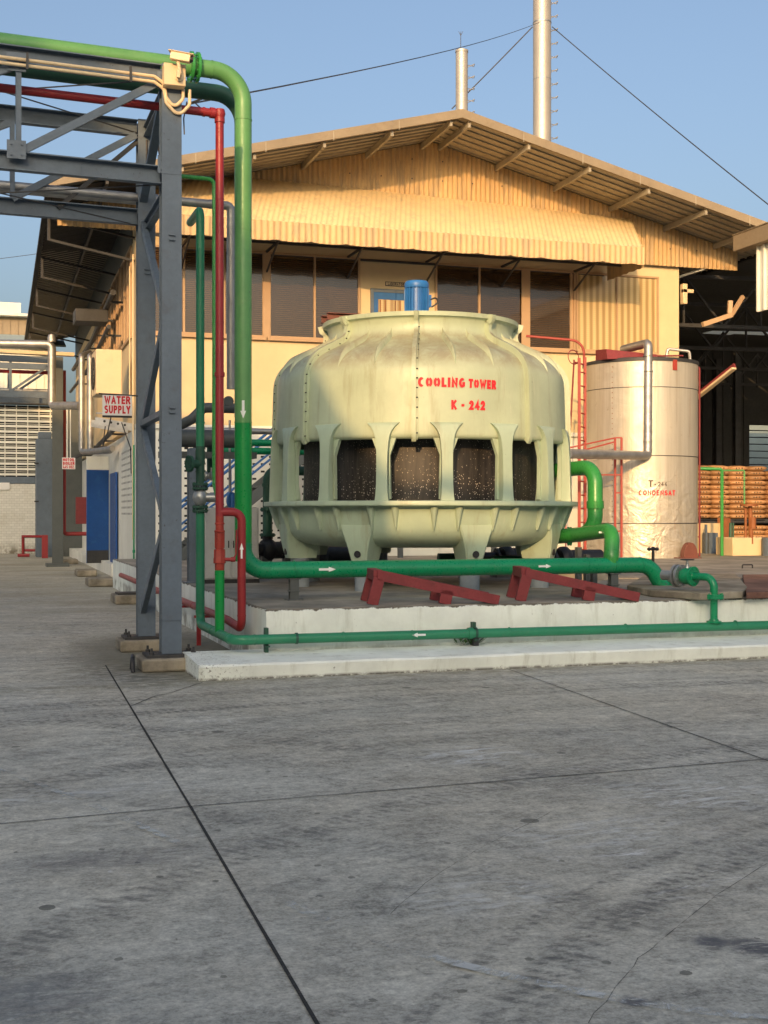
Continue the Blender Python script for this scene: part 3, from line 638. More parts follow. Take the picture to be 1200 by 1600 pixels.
for px_ in (459, 958):
    x = onY(px_, 900, by).x; mb = MB(); mb.ibeam((x, by, .606), (x, by, .85), .10, .09, up=(0,1,0)); mb.box(x-.06, x+.06, by-.06, by+.06, .70, .712); mb.box(x-.07, x+.07, by-.06, by+.06, .84, .85); mb.box(x-.09, x+.09, by-.09, by+.09, .606, .614)
    mb.build('pipe_support', M['grey_pipe'], big)
    mb = MB(); mb.lathe([(BR+.004,-.006),(BR+.013,-.006),(BR+.013,.006),(BR+.004,.006),(BR+.004,-.006)], (x, by, Ze), 28, axis=(1,0,0)); mb.build('u_bolt', M['green_pipe'], big)
# flange pair on top run with bolts
q = V((bx, by, zt_))-GD*.56; mb = MB(); mb.flange(q-GD*.035, GD, .165, .028, 12); mb.flange(q+GD*.035, GD, .165, .028, 12); mb.build('flange', M['green_bright'], big)
mb = MB(); x = xe+.30; mb.disc((x+.16, by-.03, .70), (1,-.25,0), .065, .03); mb.disc((x+.12, by-.02, .70), (1,-.25,0), .065, .03); mb.cyl((x, by, .70), (x+.17, by-.03, .70), .03); mb.build('stub_flange', M['green_pipe'], big)
mb = MB(); q = onY(1023, 868, by-.0); q = V((xe+.17, by-.02, .93)); mb.cyl(q, q+UP*.20, .018); 
tp_ = q+UP*.21
mb.cyl(tp_-V((.06,0,0)), tp_+V((.06,0,0)), .018)
for s_ in (-1, 0, 1): mb.lathe([(0,-.025),(.02,-.018),(.028,0),(.02,.018),(0,.025)], tp_+V((s_*.055,0,.01 if s_ == 0 else 0)), 10)
mb.build('tap', M['black'], big)
# second, darker green main behind the first
sec = thing('water_pipe', (3.0, 14.62, 2.6), 'darker green main directly behind the faded one, bending down below it', 'pipe')
mb = MB(); c2 = V((3.0, 14.62, 6.42)); mb.tube([c2-GD*9, c2, V((3.0, 14.62, 2.70))], BR, .32, 20); mb.build('pipe_run', M['green_dark'], sec)

# green vertical pipe 1 with valve, and low run along the kerb
r1 = .050; v1 = V((2.50, 14.58, 0)); v2 = V((2.50, 13.38, 0)); zl = .315; yf = 12.66
lowp = thing('water_pipe', (2.5, 12.66, .3), 'medium green pipe coming down beside the rack and running low in front of the plinth', 'pipe')
mb = MB(); mb.tube([v1+UP*1.74, v1+UP*zl, V((2.50, yf, zl)), V((14, yf, zl-.03))], r1, .13, 20)
for q, d in ((v1+UP*.46, UP), (V((2.50,13.7,zl)), V((0,1,0))), (V((2.72,yf,zl)), V((1,0,0))), (V((3.65,yf,zl)), V((1,0,0))), (V((2.5,yf+.16,zl)), V((0,1,0)))): band(mb, q, d, r1+.004)
[band(mb, V((x_, yf, zl-.004)), V((1,0,0)), r1+.004, .008) for x_ in (4.4, 5.5, 6.9, 8.3, 9.6)]; [band(mb, V((xj, yf, zl-.004)), V((1,0,0)), r1+.012, .05) for xj in (5.05,)]
mb.build('low_run', M['green_muted'], lowp)
mb = MB(); mb.tube([v1+UP*1.92, v1+UP*2.35], r1, 0, 20); mb.disc(v1+UP*2.23, UP, r1+.006, .15); mb.disc(v1+UP*2.06, UP, .058, .01)
mb.flange(v1+V((-.13,-.05,2.02+.13)), V((1,.3,0)), .095, .03, 8); mb.cyl(v1+V((-.13,-.05,2.15)), v1+UP*2.15, .05)
mb.flange(v1+UP*1.915, UP, .092, .026, 8); mb.flange(v1+UP*1.87, UP, .092, .022, 8)
mb.flange(v1+UP*1.655, UP, .092, .024, 8); mb.flange(v1+UP*1.615, UP, .092, .022, 8); mb.build('tee_and_flanges', M['green_dark'], lowp)
mb = MB(); mb.lathe([(.05,1.86),(.062,1.84),(.082,1.80),(.088,1.765),(.082,1.73),(.062,1.69),(.05,1.67)], v1, 24); q = v1+UP*1.765; dv = V((1,-.25,0)).normalized()
mb.cyl(q, q+dv*.20, .052); mb.flange(q+dv*.19, dv, .078, .022, 8); mb.flange(q+dv*.215, dv, .074, .02, 8); mb.build('valve_body', M['silver_valve'], lowp, ang=50)
mb = MB(); mb.tube([v1+UP*2.30, v1+UP*5.06, v1+V((0,.7,5.06))], r1-.002, .10, 20); mb.disc(v1+UP*2.62, UP, r1+.004, .02)
mb.build('upper_riser', M['green_muted'], lowp)
xv = 8.02; mb = MB(); yv = yf
mb.tube([V((xv, yf, zl)), V((xv, yf, .64))], .042, 0, 18); mb.lathe([(.085,-.02),(.085,.0),(.055,.004),(.05,.02)], (xv, yf, zl+.05), 18)
mb.flange((xv, yf, .655), UP, .11, .022, 8); mb.flange((xv, yf, .63), UP, .11, .022, 8)
mb.tube([V((xv, yf, .66)), V((xv, yf, .86)), V((xv-.16, yf+.36, .86))], .044, .12, 18, arc=10); mb.build('branch_riser', M['green_pipe'], lowp)
mb = MB(); g0 = V((xv-.11, yf+.26, .86)); gd_ = V((-.16,.36,0)).normalized(); mb.flange(g0, gd_, .115, .03, 8); mb.lathe([(.05,-.02),(.085,.02),(.10,.08),(.085,.14),(.05,.18)], g0, 20, axis=gd_); mb.build('valve_flange', M['green_pipe'], lowp)
mb = MB(); mb.flange(g0+gd_*.17, gd_, .13, .035, 8); mb.flange(g0+gd_*.22, gd_, .135, .03, 8); q = g0+gd_*.08; mb.cyl(q+UP*.07, q+UP*.19, .014); mb.lathe([(.035,.07),(.02,.12),(.02,.14)], q, 12); mb.cyl(g0+gd_*.2, g0+gd_*.42, .06)
mb.build('gate_valve', M['silver_valve'], lowp)
mb = MB(); q = q+UP*.19; mb.lathe([(.075,-.006),(.085,0),(.075,.006),(.067,0),(.075,-.006)], q, 24); mb.bar(q-V((.07,0,0)), q+V((.07,0,0)), .012, .008); mb.bar(q-V((0,.07,0)), q+V((0,.07,0)), .012, .008); mb.build('hand_wheel', M['dark_steel'], lowp)
arrow_mark(lowp, (onY(652,993,yf).x, yf, zl-.004), (-1,0,0), r1, .15, .05)
for x, nm in ((onY(418,1000,yf).x, 0), (onY(743,1000,yf).x, 1)):
    mb = MB(); mb.box(x-.018, x+.018, yf+.03, yf+.10, .165, .425); mb.box(x-.02, x+.02, yf-.03, yf+.10, .235, .25)
    mb.lathe([(r1+.002,-.012),(r1+.008,-.012),(r1+.008,.012),(r1+.002,.012),(r1+.002,-.012)], (x+.30 if nm == 0 else x, yf, zl), 20, axis=(1,0,0)); mb.build('pipe_bracket', M['green_dark'], lowp)
# red line: riser, lever valve, loop, floor run beside the plinth
rr = .044; red = thing('fire_pipe', (2.5, 13.38, .4), 'red riser with lever valve and side loop hanging from the pipe rack', 'pipe')
zr = 5.80; mb = MB(); e = V((2.50, 13.38, zr))
mb.tube([e-GD*9, e, V((2.50,13.38,1.55))], rr, .035, 18)
mb.lathe([(0,-.05),(.05,-.045),(.062,0),(.052,.045),(0,.06)], e, 16); mb.disc(e-GD*.08, GD, .056, .05); mb.disc(e-GD*.17, GD, .05, .02); mb.disc(e-UP*.07, UP, .054, .05)
mb.tube([V((2.50,13.38,1.60)), V((2.735,13.38,1.60)), V((2.735,13.38,.36)), V((2.70,14.0,.41)), V((2.70,24.5,.41))], rr+.001, .10, 18)
for q, d in ((V((2.735,13.38,1.42)), UP), (V((2.735,13.38,.50)), UP), (V((2.50,13.38,1.68)), UP), (V((2.70,14.4,.41)), V((0,1,0))), (V((2.70,16.2,.41)), V((0,1,0)))): band(mb, q, d, rr+.004)
[band(mb, V((2.50,13.38,z_)), UP, rr+.004, .01) for z_ in (2.4, 3.6, 4.9)]; [band(mb, V((2.50,13.38,z_)), UP, rr+.010, .045) for z_ in (3.05,)]
mb.build('pipe_run', M['red_pipe'], red, ang=50)
mb = MB(); mb.tube([V((2.50,13.38,1.56)), V((2.50,13.38,1.10))], rr, 0, 18); b0 = V((2.50,13.38,0))
mb.lathe([(rr,1.49),(.052,1.485),(.052,1.47),(rr,1.465)], b0, 20); mb.lathe([(rr,1.41),(.056,1.405),(.056,1.385),(.048,1.38)], b0, 20)
mb.lathe([(rr,1.21),(.060,1.205),(.062,1.12),(.066,1.11),(.066,1.06),(.052,1.055),(.050,.99),(.046,.985)], b0, 8)
for i in range(8): a = 2*PI*i/8; mb.cyl(b0+V((.048*math.cos(a), .048*math.sin(a), 1.38)), b0+V((.048*math.cos(a), .048*math.sin(a), 1.22)), .005, 6)
vb = mb.build('ball_valve', M['red_rust'], red, ang=30)
mb = MB(); q = b0+V((.06,-.04,1.10)); mb.cyl(b0+UP*1.10, q+V((.07,-.03,0)), .02); h0 = q+V((.07,-.03,0)); mb.lathe([(0,-.03),(.026,-.022),(.026,.022),(0,.03)], h0, 12, axis=(.9,-.4,0)); mb.tube([h0, h0+V((.03,-.0,.05)), h0+V((.035,0,.30))], .010, .02, 8); mb.lathe([(0,-.013),(.012,0),(0,.013)], h0+V((.035,0,.305)), 8); mb.build('lever', M['red_pipe'], vb)
arrow_mark(red, (2.735, 13.38, 1.19), UP, rr+.001, .165, .045)
for y in (15.3, 17.0, 20.0): mb = MB(); mb.box(2.55, 2.86, y-.03, y+.03, .33, .36); mb.box(2.58, 2.63, y-.02, y+.02, 0, .36); mb.build('pipe_stand', M['red_pipe'], red)
mb = MB(); mb.tube([V((2.50,13.38,.985)), V((2.50,13.38,zl))], .0505, 0, 20); band(mb, V((2.5,13.38,.955)), UP, .053, .05); stub = mb.build('water_pipe', M['green_vivid']); tag(stub, 'bright green stub pipe below the red lever valve', 'pipe')
# thin green pipe
thin = MB(); e = V((2.51, 13.75, 5.20)); thin.tube([e-GD*.75, e, V((2.51,13.75,1.9)), V((2.505,13.5,1.72))], .023, .07, 12); o = thin.build('water_pipe', M['green_bright']); tag(o, 'thin green pipe half hidden behind the red riser', 'pipe')
# galvanised lagged pipes in the rack
e = at(361, 322, 15.3); mb = MB(); mb.tube([e-GD*9, e, V((e.x, e.y, at(361,608,15.3).z))], .052, .06, 16)
for t in (0.25, .9, 1.5): band(mb, e-GD*t, GD, .056, .03)
band(mb, e-UP*.25, UP, .056, .02); o = mb.build('lagged_pipe', M['galv']); tag(o, 'silver lagged pipe from the rack bending down behind the red riser', 'pipe')
e = at(240, 316, 15.6); mb = MB(); mb.tube([e-GD*9, e+GD*.2], .05, 0, 14)
for t in (.2, .8, 1.3, 1.9): band(mb, e-GD*t, GD, .054, .02)
o = mb.build('lagged_pipe', M['galv']); tag(o, 'silver lagged pipe lying lower in the left end of the rack', 'pipe')

# right-hand header: elbows from basin
q0 = onY(860, 836, 16.0); A0 = at(868, 838, 16.4); A1 = at(932, 832, 16.0)
hp = thing('water_pipe', (7.49, 14.1, 1.0), 'bright green bends joining the right side of the basin to the plinth main', 'pipe')
J = V((onY(955, 885, by).x, by, Ze)); mb = MB()
mb.tube([at(850,838,17.6), at(900,836,16.9), at(957,828,15.85), J+UP*.12, J], BR-.002, .22, 22, arc=12); mb.build('lower_bend', M['green_bright'], hp)
mb = MB(); up0 = at(800, 742, 18.6); 
mb.tube([up0, at(930,729,17.0), at(930,833,16.9), at(855,840,17.5)], BR+.004, .25, 22, arc=12)
m1 = at(930, 790, 16.93); mb.cyl(m1-UP*.04, m1+UP*.06, BR+.018, 24); mb.build('upper_bend', M['green_bright'], hp)
mb = MB(); q = at(888, 838, 17.1); mb.disc(q, (1,-.35,0), .125, .02); mb.disc(q+V((.03,-.01,0)), (1,-.35,0), .125, .02); mb.build('outlet_stub', M['green_pipe'], hp)
arrow_mark(hp, at(917, 833, 16.62), (-1,.3,0), BR+.01, .14, .045); arrow_mark(hp, at(941, 832, 16.05), (1,-.3,-.06), BR+.012, .13, .045)
mb = MB(); q = at(907, 850, 16.4); 
for dx in (0, .12, .22): mb.box(q.x-.06+dx, q.x-.0+dx, q.y-.04, q.y+.04, .606, 1.15-dx*.8)
mb.build('pipe_support', M['grey_pipe'], hp)
# green feed behind the tower (left to right through the inlet) and grey header on the rack post
mb = MB(); a_ = at(250, 684, 18.3); b_ = a_+V((1.30,0,0)); mb.tube([a_, b_], .13, 0, 20); mb.tube([at(258,676,18.9), at(300,655,18.6), at(318,637,18.6), at(368,638,18.6)], .075, .12, 16)
mb.flange(at(357,627,18.3), (0,1,0), .075, .03, 8); mb.box(a_.x, b_.x+.1, a_.y-.05, a_.y+.2, 2.38, 2.47)
o = mb.build('header_pipe', M['grey_pipe']); tag(o, 'thick dark grey header pipe crossing behind the risers', 'pipe')
mb = MB(); p = onZ(305, 910, .606); mb.ibeam((p.x, p.y, .606), (p.x, p.y, 2.5), .2, .2, up=(0,1,0)); mb.box(p.x-.16, p.x+.16, p.y-.16, p.y+.16, .606, .622); o = mb.build('header_post', M['steel_blue']); tag(o, 'dark grey steel post carrying the grey header pipe', 'post')
for i, (y0, lab) in enumerate(((691, 'upper of two thin green pipes running left behind the tower'), (704, 'lower of two thin green pipes running left behind the tower'))):
    mb = MB(); a_ = at(345, y0, 20.0); mb.tube([a_, a_+V((2.6,0,0))], .055, 0, 14); o = mb.build('water_pipe', M['green_pipe']); tag(o, lab, 'pipe')
mb = MB(); a_ = at(250, 671, 20.6); mb.tube([a_, a_+V((3.6,0,0))], .05, 0, 14)
for t in (1.9, 3.2): band(mb, a_+V((t,0,0)), (1,0,0), .054, .02)
o = mb.build('lagged_pipe', M['galv']); tag(o, 'silver lagged pipe running behind the left side of the tower', 'pipe')
mb = MB(); mb.tube([at(560,737,19.2), at(418,735,19.2), at(418,836,19.2)], .072, .15, 18); q = at(418,836,19.2); mb.flange(q+UP*.0, UP, .12, .03, 8); mb.flange(q+UP*.38, UP, .11, .03, 8); mb.flange(q+UP*.75, UP, .09, .03, 8)
o = mb.build('pump_riser', M['green_dark']); tag(o, 'dark green riser hooking from the pump into the tower', 'pipe')
pm = thing('water_pump', (q.x, q.y, .606), 'black cast iron water pump beside the left tower leg', 'pump')
c = V((q.x, q.y, q.z-.22)); mb = MB(); mb.lathe([(.05,-.10),(.14,-.09),(.18,-.03),(.18,.03),(.14,.09),(.05,.10)], c, 24, axis=(1,.2,0)); mb.cyl(c, c+UP*.22, .075); mb.cyl(c, c-V((.16,0,0)), .09); mb.flange(c-V((.17,0,0)), (1,0,0), .13, .03, 8); mb.build('volute', M['hydrant'], pm, ang=50)
mb = MB(); mb.cyl(c+V((.1,0,0)), c+V((.62,.05,0)), .12, 24)
for i in range(20): a = 2*PI*i/20; mb.bar(c+V((.2,.12*math.cos(a),.12*math.sin(a))), c+V((.58,.04+.12*math.cos(a),.12*math.sin(a))), .006, .03, up=(0,math.cos(a),math.sin(a)))
mb.build('pump_motor', M['dark_steel'], pm); mb = MB(); mb.box(c.x-.2, c.x+.7, c.y-.15, c.y+.15, .606, .70); mb.box(c.x-.1, c.x+.05, c.y-.1, c.y+.1, .7, c.z-.1); mb.box(c.x+.25, c.x+.5, c.y-.1, c.y+.1, .7, c.z-.1); mb.build('pump_base', M['grey_pipe'], pm)
# more pumps under / behind the tower
for i, (px_, d, lab) in enumerate(((500, 20.5, 'black pump in the shade behind the front left basin foot'), (790, 19.6, 'black pump in the shade between the right-hand basin feet'), (880, 18.6, 'black pump behind the right-hand basin foot'))):
    c = at(px_, 850, d); c.z = .92; mb = MB(); mb.lathe([(.05,-.10),(.14,-.09),(.18,-.03),(.18,.03),(.14,.09),(.05,.10)], c, 24, axis=(1,.2,0)); mb.cyl(c+V((.1,0,0)), c+V((.62,.05,0)), .13, 24); mb.flange(c-V((.15,0,0)), (1,0,0), .13, .03, 8); mb.cyl(c, c-V((.5,0,0)), .07)
    p = thing('water_pump', (c.x, c.y, .606), lab, 'pump', 'pumps beneath the cooling tower'); mb.build('volute', M['hydrant'], p, ang=50)
    mb = MB(); mb.box(c.x-.2, c.x+.7, c.y-.15, c.y+.15, .606, .78); mb.build('pump_base', M['concrete'], p)
    mb = MB(); mb.tube([c-V((.5,0,0)), c-V((1.1,0,0))], .06, 0, 14); mb.flange(c-V((.55,0,0)), (1,0,0), .10, .03, 8); mb.build('suction_pipe', M['green_dark'], p)
# small blue valve above the cabinet and drop pipe
mb = MB(); mb.tube([at(328,690,18.9), at(328,738,18.9), at(318,750,18.9)], .045, .1, 14); o = mb.build('water_pipe', M['green_dark']); tag(o, 'short dark green drop pipe left of the red riser', 'pipe')
mb = MB(); q = at(330, 744, 18.2); mb.lathe([(.03,-.09),(.07,-.08),(.07,-.06),(.045,-.04),(.065,0),(.045,.04),(.07,.06),(.07,.08),(.03,.09)], q, 16, axis=(1,-.2,0)); mb.cyl(q, q+UP*.12, .015); o = mb.build('gate_valve', M['silver_valve']); tag(o, 'small silver gate valve at the foot of the short green drop pipe', 'valve')
mb = MB(); q = at(362, 782, 18.6); mb.lathe([(.02,-.02),(.12,-.015),(.13,0),(.12,.015),(.02,.02)], q, 20, axis=(1,-1,0)); mb.cyl(q-UP*.15, q+UP*.1, .045); mb.cyl(q-UP*.5, q-UP*.1, .03); o = mb.build('blue_valve', M['blue_rail']); tag(o, 'blue butterfly valve above the grey cabinet', 'valve')
mb = MB(); q = onZ(360, 905, .606); q = at(359, 700, 19.5); mb.tube([V((q.x,q.y,.6)), V((q.x,q.y,3.0))], .018, 0, 8); o = mb.build('conduit', M['galv']); tag(o, 'thin upright conduit behind the red riser', 'conduit')
# cabinet
q = onZ(318, 912, .606); cb = thing('control_cabinet', (q.x, q.y, .606), 'grey steel double-door control cabinet behind the pipes', 'cabinet')
x0, y0 = q.x, q.y; mb = MB(); mb.box(x0, x0+.78, y0, y0+.55, .66, 1.66); mb.build('body', M['grey_box'], cb, bevel=.006); mb = MB(); mb.box(x0-.01, x0+.79, y0-.01, y0+.56, .606, .66); mb.build('base', M['black'], cb)
for i in (0, 1):
    mb = MB(); mb.box(x0+.02+i*.385, x0+.375+i*.385, y0-.018, y0-.001, .68, 1.64); dr = mb.build('door', M['grey_box'], cb, bevel=.004); mb = MB(); mb.box(x0+.34+i*.07, x0+.355+i*.07, y0-.03, y0-.018, 1.1, 1.2); mb.build('handle', M['black'], dr)

# ================================================================== PIPE RACK
rack = thing('pipe_rack', (1.94, 13.1, 0), 'blue-grey steel pipe rack with two tall columns and lattice beams at the left', 'pipe rack')
CA = V((1.94,13.1,0)); CBv = V((1.94,15.03,0)); sb_ = M['steel_blue']
def column(c, dx=0):
    mb = MB(); mb.ibeam(c+UP*.165, c+UP*6.14, .20, .20, .014, .010, up=(0,1,0)); cl = mb.build('column', sb_, rack)
    mb = MB()
    for z0 in (5.02, .95, .50): mb.box(c.x-.102, c.x+.102, c.y-.104, c.y-.100, z0, z0+.003)
    for z0 in (4.35, 2.60): 
        for dz in (0, .05): mb.box(c.x-.03, c.x+.03, c.y-.125, c.y-.10, z0+dz, z0+dz+.02)
    mb.box(c.x-.101, c.x+.101, c.y-.108, c.y-.1005, .50, .72); mb.build('cleats', sb_, cl)
    mb = MB(); mb.box(c.x-.26, c.x+.26, c.y-.2, c.y+.2, .135, .165)
    for sx_ in (-1, 1):
        for sy_ in (-1, 1): mb.cyl(c+V((sx_*.21, sy_*.15, .165)), c+V((sx_*.21, sy_*.15, .23)), .012, 8); mb.cyl(c+V((sx_*.21, sy_*.15, .165)), c+V((sx_*.21, sy_*.15, .19)), .026, 6)
    mb.build('base_plate', M['dark_steel'], cl)
    return cl
column(CA); column(CBv)
for c, lab in ((CA, 'weathered concrete footing under the front rack column'), (CBv, 'weathered concrete footing under the rear rack column')):
    mb = MB(); mb.box(c.x-.32, c.x+.31, c.y-.27, c.y+.27, 0, .134); o = mb.build('footing', M['concrete'], bevel=.025, seg=3); tag(o, lab, 'footing')
q = CA+V((-.40,-.1,0)); mb = MB(); mb.tube([q+V((0,-.1,.0)), q+V((0,-.05,.13)), q+V((.02,.1,.15)), q+V((.02,.18,0))], .022, .05, 10); o = mb.build('scrap_bracket', M['black']); tag(o, 'small black iron hoop at the foot of the front rack footing', 'bracket')
Lg = 9
for c, nm in ((CA, 0), (CBv, 1)):
    for zc in (6.05, 5.02):
        w_ = .09; mb = MB(); a_ = c-GD*Lg; b_ = c-GD*.1; mb.bar(a_+UP*zc, b_+UP*zc, .012, .17, ou=-.02); mb.bar(a_+UP*(zc+.085), b_+UP*(zc+.085), .10, .012, ou=.01); mb.bar(a_+UP*(zc-.085), b_+UP*(zc-.085), .10, .012, ou=.01)
        for t in (.8, 1.25): mb.bar(b_-GD*t+UP*(zc-.08), b_-GD*t+UP*(zc+.08), .003, .008, up=GD, ou=.0)
        mb.build('chord', sb_, rack)
    xs = [1.50, 3.2, 4.9, 6.6, 8.3]
    prev = .12
    for t in xs:
        mb = MB(); p = c-GD*t+V((0,-.03,0)); mb.bar(p+UP*5.1, p+UP*5.97, .075, .05, up=GD); mb.build('lattice_post', sb_, rack)
        mb = MB(); mb.bar(c-GD*prev+V((0,-.04,5.96)), c-GD*t+V((0,-.04,5.1)), .045, .075, up=(0,0,1)); prev = t; mb.build('lattice_diagonal', sb_, rack)
for t in (0, 3.2, 6.4):
    for zc in (6.0, 4.9): p = CA-GD*t; r_ = CBv-GD*t; mb = MB(); mb.ibeam(p+UP*zc+V((0,.1,0)), r_+UP*zc-V((0,.1,0)), .08, .12); mb.build('cross_beam', sb_, rack)
mb = MB()
for z in (4.93, 6.0):
    for t in (.1, 3.3): mb.bar(CA-GD*t+UP*z, CBv-GD*(t+3.1)+UP*z, .012, .012); mb.bar(CBv-GD*t+UP*z, CA-GD*(t+3.1)+UP*z, .012, .012)
mb.bar(CBv-GD*.1+UP*5.9, CBv-GD*1.0+UP*5.05, .05, .05); mb.build('wind_braces', M['dark_steel'], rack)
Z_ = [(1,4.95),(0,3.63),(1,2.57),(0,1.50),(1,.45)]
for (r0, z0), (r1_, z1) in zip(Z_, Z_[1:]): mb = MB(); mb.bar((1.90, 13.15 if r0 == 0 else 14.98, z0), (1.90, 13.15 if r1_ == 0 else 14.98, z1), .09, .06, up=(1,0,0)); mb.build('leg_brace', sb_, rack)
for a_, b_ in (((1.90,13.18,2.62),(1.90,14.95,2.62)), ((1.90,13.18,5.95),(1.90,14.95,5.2))): mb = MB(); mb.bar(a_, b_, .06, .09, up=(1,0,0)); mb.build('leg_brace', sb_, rack)
for t in (.03, 1.50, 3.2):
    for zc in (5.97, 5.12):
        p = CA-GD*t+V((0,-.075,zc)); mb = MB(); mb.box(p.x-.11, p.x+.07, p.y-.006, p.y+.002, p.z-.09, p.z+.09)
        for dx in (-.07, .03):
            for dz in (-.05, .05): mb.cyl((p.x+dx, p.y-.02, p.z+dz), (p.x+dx, p.y, p.z+dz), .012, 6)
        mb.build('gusset_plate', sb_, rack)
# conduits and camera
mb = MB()
for dz, off in ((0, 0), (-.055, .0)):
    s_ = CA+V((-.06,-.12,5.985+dz)); mb.tube([s_-GD*9, s_-GD*.12, s_-GD*.02+UP*-.06, s_+V((.0,-.005,-.20)), s_+V((.08 - dz*.8,-.01,-.30-dz*.1 + dz*.6)), s_+V((.17-dz*1.2,-.01,-.20)), s_+V((.17-dz*1.2,-.01,-.10-dz))], .017, .07, 10)
o = mb.build('conduit_pair', M['ivory']); tag(o, 'pair of ivory conduits clipped under the front beam and looping up to the camera box', 'conduit')
mb = MB()
for t in (.42, 1.42): p = CA-GD*t+V((0,-.14,5.96)); mb.box(p.x-.012, p.x+.012, p.y-.012, p.y+.01, p.z-.07, p.z+.09)
mb.build('clips', M['black'], o)
cc = thing('security_camera', (1.95, 12.9, 6.0), 'cream security camera on a square junction box at the top of the front column', 'camera')
mb = MB(); mb.box(1.84, 2.06, 12.86, 12.99, 5.88, 6.10); mb.build('junction_box', M['ivory'], cc, bevel=.008)
mb = MB(); mb.tube([V((1.99,12.85,5.96)), V((1.99,12.78,5.97)), V((1.97,12.78,6.09))], .018, .03, 10); mb.disc((1.99,12.852,5.96), (0,1,0), .04, .012); mb.box(1.955,1.985,12.76,12.8,5.93,6.0); mb.build('bracket', M['ivory'], cc)
mb = MB(); a_ = V((1.90,12.80,6.15)); d_ = V((.9,-.30,-.18)).normalized(); mb.bar(a_, a_+d_*.20, .075, .075); mb.bar(a_-d_*.02+UP*.045, a_+d_*.24+UP*.045, .09, .012); mb.build('housing', M['ivory'], cc, bevel=.006)
mb = MB(); mb.cyl(a_+d_*.195, a_+d_*.215, .034, 18); mb.cyl(a_+d_*.21, a_+d_*.225, .022, 18); mb.build('lens', M['black'], cc)
# black service cables near the column head
mb = MB(); p = CBv+V((.0,-.1,5.9)); mb.tube([p, p+V((.0,-.02,-.4)), p+V((.10,-.02,-.55)), p+V((.17,-.02,-.3)), p+V((.12,0,0))], .012, .1, 8); q = CA+V((.12,.1,5.72)); mb.tube([q, q+V((-.16,.1,.3)), q+V((.02,.12,-.55))], .008, .1, 6)
o = mb.build('cable_loop', M['black']); tag(o, 'black cables looped over the rear rack column', 'cable')
# hanging sign
sg = thing('sign', (1.5, 15.0, 2.6), 'white hanging sign lettered WATER SUPPLY in red, on a rod beside the rack column', 'sign')
a_ = onY(154, 615, 15.0); b_ = onY(222, 619, 15.0); mb = MB(); mb.cyl(a_, b_, .009, 10); mb.build('rod', M['black'], sg)
p0 = onY(160, 616, 15.0); p1 = onY(206, 650, 15.0); mb = MB(); mb.box(p0.x, p1.x, 14.985, 15.015, p1.z, p0.z-.01); mb.build('plate', M['white_plate'], sg, bevel=.003); mb = MB(); mb.box(p0.x+.0, p1.x-.0, 14.98, 15.02, p1.z-.022, p1.z); mb.build('edge', M['black'], sg)
cx_ = (p0.x+p1.x)/2; cz_ = (p0.z+p1.z)/2
def flat_text(name, s, size, c, xd, zd, mat, parent, off=0, sx=1, space=1):
    vs, fs = text_mesh(s, size, 0, off, sx, space); xd = V(xd).normalized(); zd = V(zd).normalized(); mb = MB(); mb.add([V(c)+xd*v.x+zd*v.y for v in vs], fs); return mb.build(name, mat, parent, smooth=False)
flat_stroke('lettering', 'WATER', .092, .020, .295, (cx_, 14.981, cz_+.058), M['sign_red'], sg, .2)
flat_stroke('lettering', 'SUPPLY', .092, .020, .295, (cx_, 14.981, cz_-.052), M['sign_red'], sg, .2)

# ================================================================== RED FRAMES ON THE PLINTH
def red_frame(p, q, label, dyb):
    p = V(p); q = V(q); d = (q-p); d.z = 0; L = d.length; d.normalize(); bk_ = V((-d.y, d.x, 0)); z0 = .607
    t = thing('ramp_frame', p, label, 'metal frame', 'red wedge frames lying on the plinth')
    H = .37
    for k, o_ in enumerate((0, dyb)):
        base = p+bk_*o_; xo = 0
        hi = base+d*.03+UP*(z0+H); lo_ = base+d*L+UP*(z0+.035)
        mb = MB(); mb.bar(hi-UP*.055, lo_-UP*.0, .07, .105, up=(0,0,1)); 
        mb.build('sloping_beam', M['red_frame'], t, bevel=.003)
        for s_, hgt in ((.02,.28), (L*.56,.15)):
            mb = MB(); b0_ = base+d*(s_-.045*(1 if s_ < .1 else 0))+UP*z0; t0 = base+d*(s_+.03)+UP*(z0+hgt); mb.bar(b0_, t0, .07, .12 if s_ < .1 else .13, up=d); mb.build('leg', M['red_frame'], t, bevel=.003)
    mb = MB(); mb.bar(p+d*.04+UP*(z0+H-.055), p+bk_*dyb+d*.04+UP*(z0+H-.055), .10, .11); mb.bar(p+d*(L-.1)+UP*(z0+.05), p+bk_*dyb+d*(L-.1)+UP*(z0+.05), .08, .05); mb.bar(p+d*(L*.57)+UP*(z0+.16), p+bk_*dyb+d*(L*.57)+UP*(z0+.16), .08, .06); mb.build('cross_member', M['red_frame'], t, bevel=.003)
a_ = onZ(585, 945, .606); b_ = onZ(779, 943, .606); red_frame((a_.x, a_.y, 0), (b_.x, b_.y, 0), 'dark red wedge-shaped steel frame lying in front of the front left basin foot', .55)
a_ = onZ(816, 939, .606); b_ = onZ(998, 938, .606); red_frame((a_.x, a_.y, 0), (b_.x, b_.y, 0), 'dark red wedge-shaped steel frame nearer the green valve', .55)

